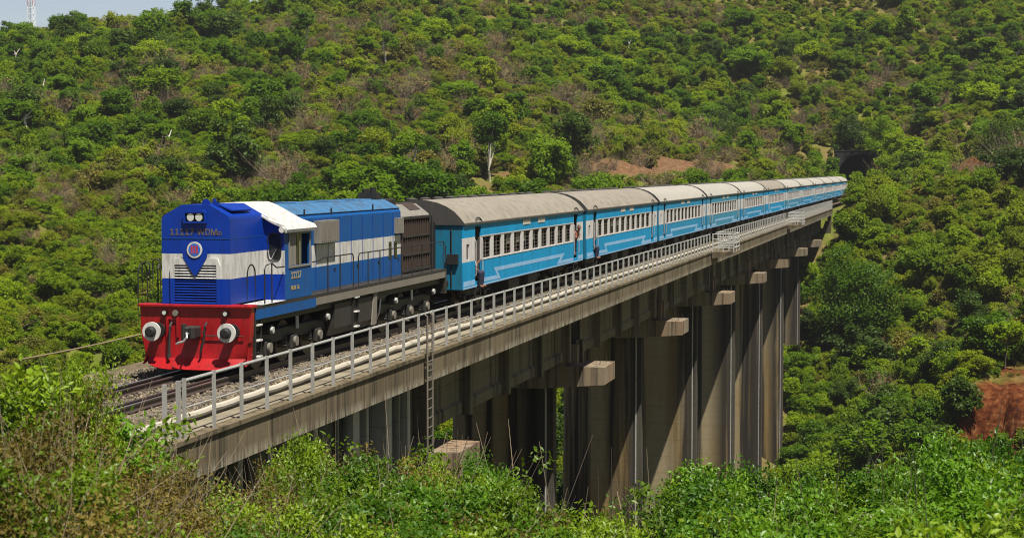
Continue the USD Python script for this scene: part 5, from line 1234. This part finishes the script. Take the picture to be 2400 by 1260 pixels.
special(1480, 380, 285, 4.6, 2.6, 'leaf_yellow', 'twig_tan', 919, 'yellow green shrub on the bare tan bank behind the coaches', base=.02, clumps=40)

for sd, x_, y_, h_, rd_, m_, lab in [(961, TX - 5.6, TY - 1.6, 9.5, 1.9, 'leaf_green', 'narrow creeper clad tree hiding the left jamb of the tunnel'), (971, 21.4, 167.2, 2.4, 1.5, 'leaf_green', 'green shrub growing low on the red earth bank'), (972, 25.4, 166.4, 2.0, 1.3, 'leaf_olive', 'dull olive shrub at the foot of the red earth bank'), (973, 23.6, 168.6, 1.6, 1.1, 'leaf_bright', 'small bright shrub clinging to the face of the red earth bank'), (974, 19.8, 169.0, 3.6, 1.9, 'leaf_dark', 'dark shrub at the left end of the red earth bank'), (951, 5.4, 233.0, 9.0, 2.6, 'leaf_green', 'mid green bush against the last pier under the deck'), (952, 5.6, 242.0, 7.5, 2.4, 'leaf_bright', 'bright bush in front of the far abutment'), (953, 5.3, 250.5, 5.5, 2.0, 'leaf_green', 'small green bush at the foot of the far abutment'), (941, 6.8, 249.0, 7.0, 2.6, 'leaf_bright', 'light green bush reaching the deck at the far end of the railing'), (942, 7.6, 240.0, 8.5, 2.8, 'leaf_yellow', 'yellow green bush below the far end of the railing'), (943, 10.5, 256.0, 5.0, 3.0, 'leaf_bright', 'light green bush right of the far end of the deck'), (944, 9.5, 274.0, 4.5, 3.2, 'leaf_bright', 'spreading light green bush beside the last coach'), (945, 7.8, 290.0, 4.0, 2.6, 'leaf_yellow', 'yellow green bush hiding the rear of the last coach'), (931, TX - 7.2, TY - 3.0, 10.0, 3.9, 'leaf_green', 'green tree crowding the left jamb of the tunnel'), (932, TX + 7.4, TY - 6.0, 9.0, 3.6, 'leaf_bright', 'bright tree crowding the right jamb of the tunnel'), (933, TX - 2.0, TY + 1.8, 7.0, 4.2, 'leaf_dark', 'dark tree hanging over the top of the tunnel mouth'), (934, TX + 4.1, TY + 1.8, 7.0, 4.0, 'leaf_green', 'green tree on top of the tunnel arch, right side')]:
    plant(('special', sd), 'tree', m_, 'bark_brown', sd, h_, rd_, 60, 120, .26, lab, 'tree', at=(x_, y_, 8.2 if sd in (933, 934) else float(hgt(x_, y_)) - .4), base=.0)

# ------------------------------------------------------------------ foreground bushes on the camera's side of the valley
FG = {}
def fgproto(key, **k): FG[key] = k
fgproto('lush', name='foreground_bush', leafmat='leaf_lush', barkmat='bark_brown', h=3.0, rad=1.7, clumps=130, per=105, size=.076, leaf='leaf', base=.0, twig=5, text='glossy green leafed bush')
fgproto('lushtall', name='foreground_bush', leafmat='leaf_lush', barkmat='bark_brown', h=6.0, rad=2.0, clumps=190, per=115, size=.088, leaf='leaf', base=.1, twig=5, text='tall leafy green bush')
fgproto('limetall', name='foreground_bush', leafmat='leaf_lime', barkmat='twig_tan', h=6.0, rad=1.9, clumps=170, per=110, size=.082, leaf='leaf', base=.1, twig=6, text='tall lime leafed bush')
fgproto('lime', name='foreground_bush', leafmat='leaf_lime', barkmat='twig_tan', h=2.8, rad=1.5, clumps=115, per=100, size=.070, leaf='leaf', base=.0, twig=6, text='lime green leafed bush')
fgproto('straw', name='foreground_bush', leafmat='leaf_straw', barkmat='twig_tan', h=2.6, rad=1.6, clumps=120, per=80, size=.052, leaf='leaf', base=.0, twig=20, text='straw brown twiggy bush')
fgproto('thin', name='foreground_sapling', leafmat='leaf_lime', barkmat='twig_tan', h=3.4, rad=1.0, clumps=20, per=16, size=.13, leaf='leaf', base=.3, twig=16, text='thin lime sapling')
outline = lambda x: np.interp(x, [-200, 0, 120, 200, 260, 350, 430, 520, 620, 700, 800, 900, 1050, 1150, 1230, 1300, 1420, 1550, 1640, 1750, 1820, 1900, 2000, 2100, 2150, 2200, 2300, 2400, 2600],
                              [830, 850, 870, 985, 1010, 1020, 1075, 1075, 1060, 1020, 1030, 1060, 1060, 1070, 1130, 1185, 1170, 1140, 1095, 1085, 1100, 1105, 1115, 1120, 1085, 1045, 1040, 1035, 1030])
r = np.random.default_rng(5)
fgp = {}
SEG = [(-300, 230, 'at the lower left corner'), (230, 430, 'below the near viaduct end'), (430, 700, 'below the first span'), (700, 960, 'left of the first pier cap'), (960, 1250, 'below the first pier cap'), (1250, 1500, 'before the second pier'), (1500, 1700, 'before the third pier'), (1700, 1900, 'before the far piers'), (1900, 2150, 'right of the piers'), (2150, 2700, 'below the red bank')]
FGE, FGP = {}, {}
ZL = {0: 'at the lower left corner', 1: 'in front of the near piers', 2: 'in the bottom middle', 3: 'along the bottom right'}
count = 0
for row, (d_lo, d_hi, off, step, jit) in enumerate([(33, 40, 2, 46, 34), (28, 33, 55, 62, 40), (24, 28, 115, 72, 44), (20.5, 23.5, 185, 90, 40)]):
    for px in np.arange(-90, 2520, step):
        px = px + r.uniform(-.35, .35) * step; dist = r.uniform(d_lo, d_hi)
        if px < 430: dist = min(dist, 30) if row == 0 else dist * .9
        top = outline(px) + off + abs(r.normal(0, jit)) * .8
        if top > 1330: continue
        pt = at_dist(px, top, dist); x, y = pt[0], pt[1]
        if -5 < x < 3.3 and y > 25: x = 3.9 + r.uniform(0, .6)
        g = float(hgt(x, y)); h = pt[2] - g
        if h < .7: continue
        h = min(h, 8.5)
        if px < 420: kd = 'lime' if (row == 0 and px < 150) or r.random() < .16 else 'straw'
        elif px < 1240: kd = r.choice(['lime', 'lush', 'straw', 'lime'], p=[.44, .22, .24, .10])
        elif px < 1620: kd = r.choice(['lime', 'lush', 'straw'], p=[.6, .3, .1])
        else: kd = r.choice(['lush', 'lime', 'straw'], p=[.44, .52, .04])
        if h > 4.3 and kd in ('lush', 'lime'): kd += 'tall'
        K = FG[kd]; v = count % 3; key = (kd, v); count += 1
        zi = 0 if px < 430 else 1 if px < 1240 else 2 if px < 1640 else 3
        sg_ = [q for q in SEG if q[0] <= px < q[1]][0][2]
        lab = f"{K['text']} {sg_}, {['back row', 'second row', 'third row', 'front row'][row]}"
        grp = f"{K['text']}s {ZL[zi]}, row {['one', 'two', 'three', 'four'][row]}"
        s = h / K['h'] / .93; sxy = np.clip(s ** .7, .75, 1.6) * r.uniform(.85, 1.15) * (.55 if px < 430 and row == 0 else .8 if row == 0 else 1)
        if key not in fgp:
            plant(('fg',) + key, K['name'], K['leafmat'], K['barkmat'], 300 + 11 * v + sum(map(ord, kd)), K['h'], K['rad'], K['clumps'], K['per'], K['size'], lab, 'bush', leaf='leaf', base=K['base'], twig=K['twig'], clump_r=.17, trunk=.022, nb=14, spread=.75, at=(x, y, g - .1))
            pr = PROTO[('fg',) + key]['prim']; fgp[key] = pr
            FGE[count] = (lab, px); FGP[count] = pr
            xf = UsdGeom.Xformable(pr); ops = xf.GetOrderedXformOps(); ops[1].Set(float(r.uniform(0, 360))); xf.AddScaleOp().Set(Gf.Vec3f(float(sxy), float(sxy), float(s))); tag(pr, group=grp)
        else:
            FGE[count] = (lab, px); FGP[count] = copy_of(fgp[key], K['name'], lab, 'bush', (x, y, g - .1), r.uniform(0, 360), (sxy, sxy, s), grp)
for i_, l_ in single_out(FGE).items(): FGP[i_].SetCustomDataByKey('label', l_)
# saplings that stick out above the rest
for j, (px, top, dist, kd, lab) in enumerate([(60, 838, 27, 'lime', 'tall drooping leafy shoot at the left edge before the track'), (290, 955, 29, 'lush', 'bright leafy shoot beside the near end of the viaduct'), (395, 955, 31, 'thin', 'thin twiggy sapling against the first railing post'), (700, 985, 36, 'thin', 'slender sapling against the dark first span'),
                                             (790, 975, 37, 'thin', 'pale twiggy sapling under the edge beam'), (1040, 965, 44, 'lime', 'lime green shoot growing on the first pier cap by the ladder'), (985, 1010, 43, 'thin', 'dark leaved sapling left of the ladder foot'), (1215, 1000, 38, 'thin', 'long bare sapling leaning before the second pier'), (1500, 1080, 36, 'thin', 'spindly sapling before the third pier'), (1400, 1120, 35, 'thin', 'spindly sapling with round leaves before the near piers')]):
    K = FG[kd]; pt = at_dist(px, top, dist); x, y = pt[0], pt[1]
    if x < 3.4 and y > 31: x = 3.5
    g = float(hgt(x, y)); h = np.clip(pt[2] - g, .8, 7)
    plant(('sap', j), 'young_tree', K['leafmat'], K['barkmat'], 700 + j, h, min(.30 * h, .95), 16, 18 if kd == 'thin' else 40, .13, lab, 'sapling', leaf='leaf', base=.45, twig=7, clump_r=.34, trunk=.03, nb=9, at=(x, y, g - .1))

# dry grass over the near slopes
def tuft(seed, n=70, h=.7):
    q = np.random.default_rng(seed); mb = MB()
    b = q.normal(0, .12, (n, 2)); d = q.normal(0, .45, (n, 2)); hh_ = h * q.uniform(.5, 1.1, n)
    v = np.zeros((n, 5, 3)); w = .012
    for k, t_ in enumerate((0, .55, 1.0)):
        c_ = np.concatenate([b + d * hh_[:, None] * t_ ** 1.7, (hh_ * t_ * (1 - .15 * t_))[:, None]], 1); pr = np.stack([-d[:, 1], d[:, 0], d[:, 0] * 0], 1); pr /= np.linalg.norm(pr, axis=1, keepdims=True)
        if k < 2: v[:, 2 * k] = c_ - pr * w * (1 - .3 * k); v[:, 2 * k + 1] = c_ + pr * w * (1 - .3 * k)
        else: v[:, 4] = c_
    f = np.array([(0, 1, 3), (0, 3, 2), (2, 3, 4)])[None] + (np.arange(n) * 5)[:, None, None]
    return v.reshape(-1, 3), f.reshape(-1, 3)


gr = UsdGeom.PointInstancer.Define(stage, '/World/dry_grass'); tag(gr.GetPrim(), 'straw and green grass over the near slopes and track side', 'grass', kind='stuff'); gt = []
for j, m in enumerate(['leaf_straw', 'leaf_olive', 'leaf_yellow']):
    usdkit.mesh(stage, f'/World/dry_grass/tuft_{j:03d}', tuft(50 + j), M[m], smooth=False); gt.append(f'/World/dry_grass/tuft_{j:03d}')
q1 = sow(9000, 12, 60, 1, -40, 8); q2 = np.stack([r.uniform(-60, -4.9, 7000), r.uniform(28, 130, 7000)], 1); q3 = np.stack([r.uniform(5, 34, 3000), r.uniform(150, 240, 3000)], 1)
q = np.vstack([q1, q2, q3]); q = q[~((q[:, 0] > -4.9) & (q[:, 0] < 3.6) & (q[:, 1] > -50))]; q = q[earth_mask(q[:, 0], q[:, 1]) < .5]
gzv = hgt(q[:, 0], q[:, 1]); s = r.uniform(.5, 1.3, len(q))
gr.CreatePrototypesRel().SetTargets(gt); gr.CreatePositionsAttr(Vt.Vec3fArray.FromNumpy(np.stack([q[:, 0], q[:, 1], gzv - .03], 1).astype(np.float32)))
gr.CreateProtoIndicesAttr(Vt.IntArray.FromNumpy(r.integers(0, 3, len(q)).astype(np.int32))); gr.CreateScalesAttr(Vt.Vec3fArray.FromNumpy(np.stack([s, s, s], 1).astype(np.float32)))
gr.CreateOrientationsAttr(Vt.QuathArray([Gf.Quath(math.cos(a), 0, 0, math.sin(a)) for a in r.uniform(0, 3.14, len(q))]))


# ------------------------------------------------------------------ thin haze
mat('haze_air', {'v': ('principled_volume', {'color': (0.93, 0.95, 0.97), 'density': 0.00007, 'anisotropy': 0.2})}, [], surface=None, volume='v.volume')
tag(obj('haze', MB().box(-6100, 6100, -6100, 8100, -90, 130).mesh(), 'haze_air', smooth=False), 'thin pale haze over the valley', 'haze', kind='stuff')
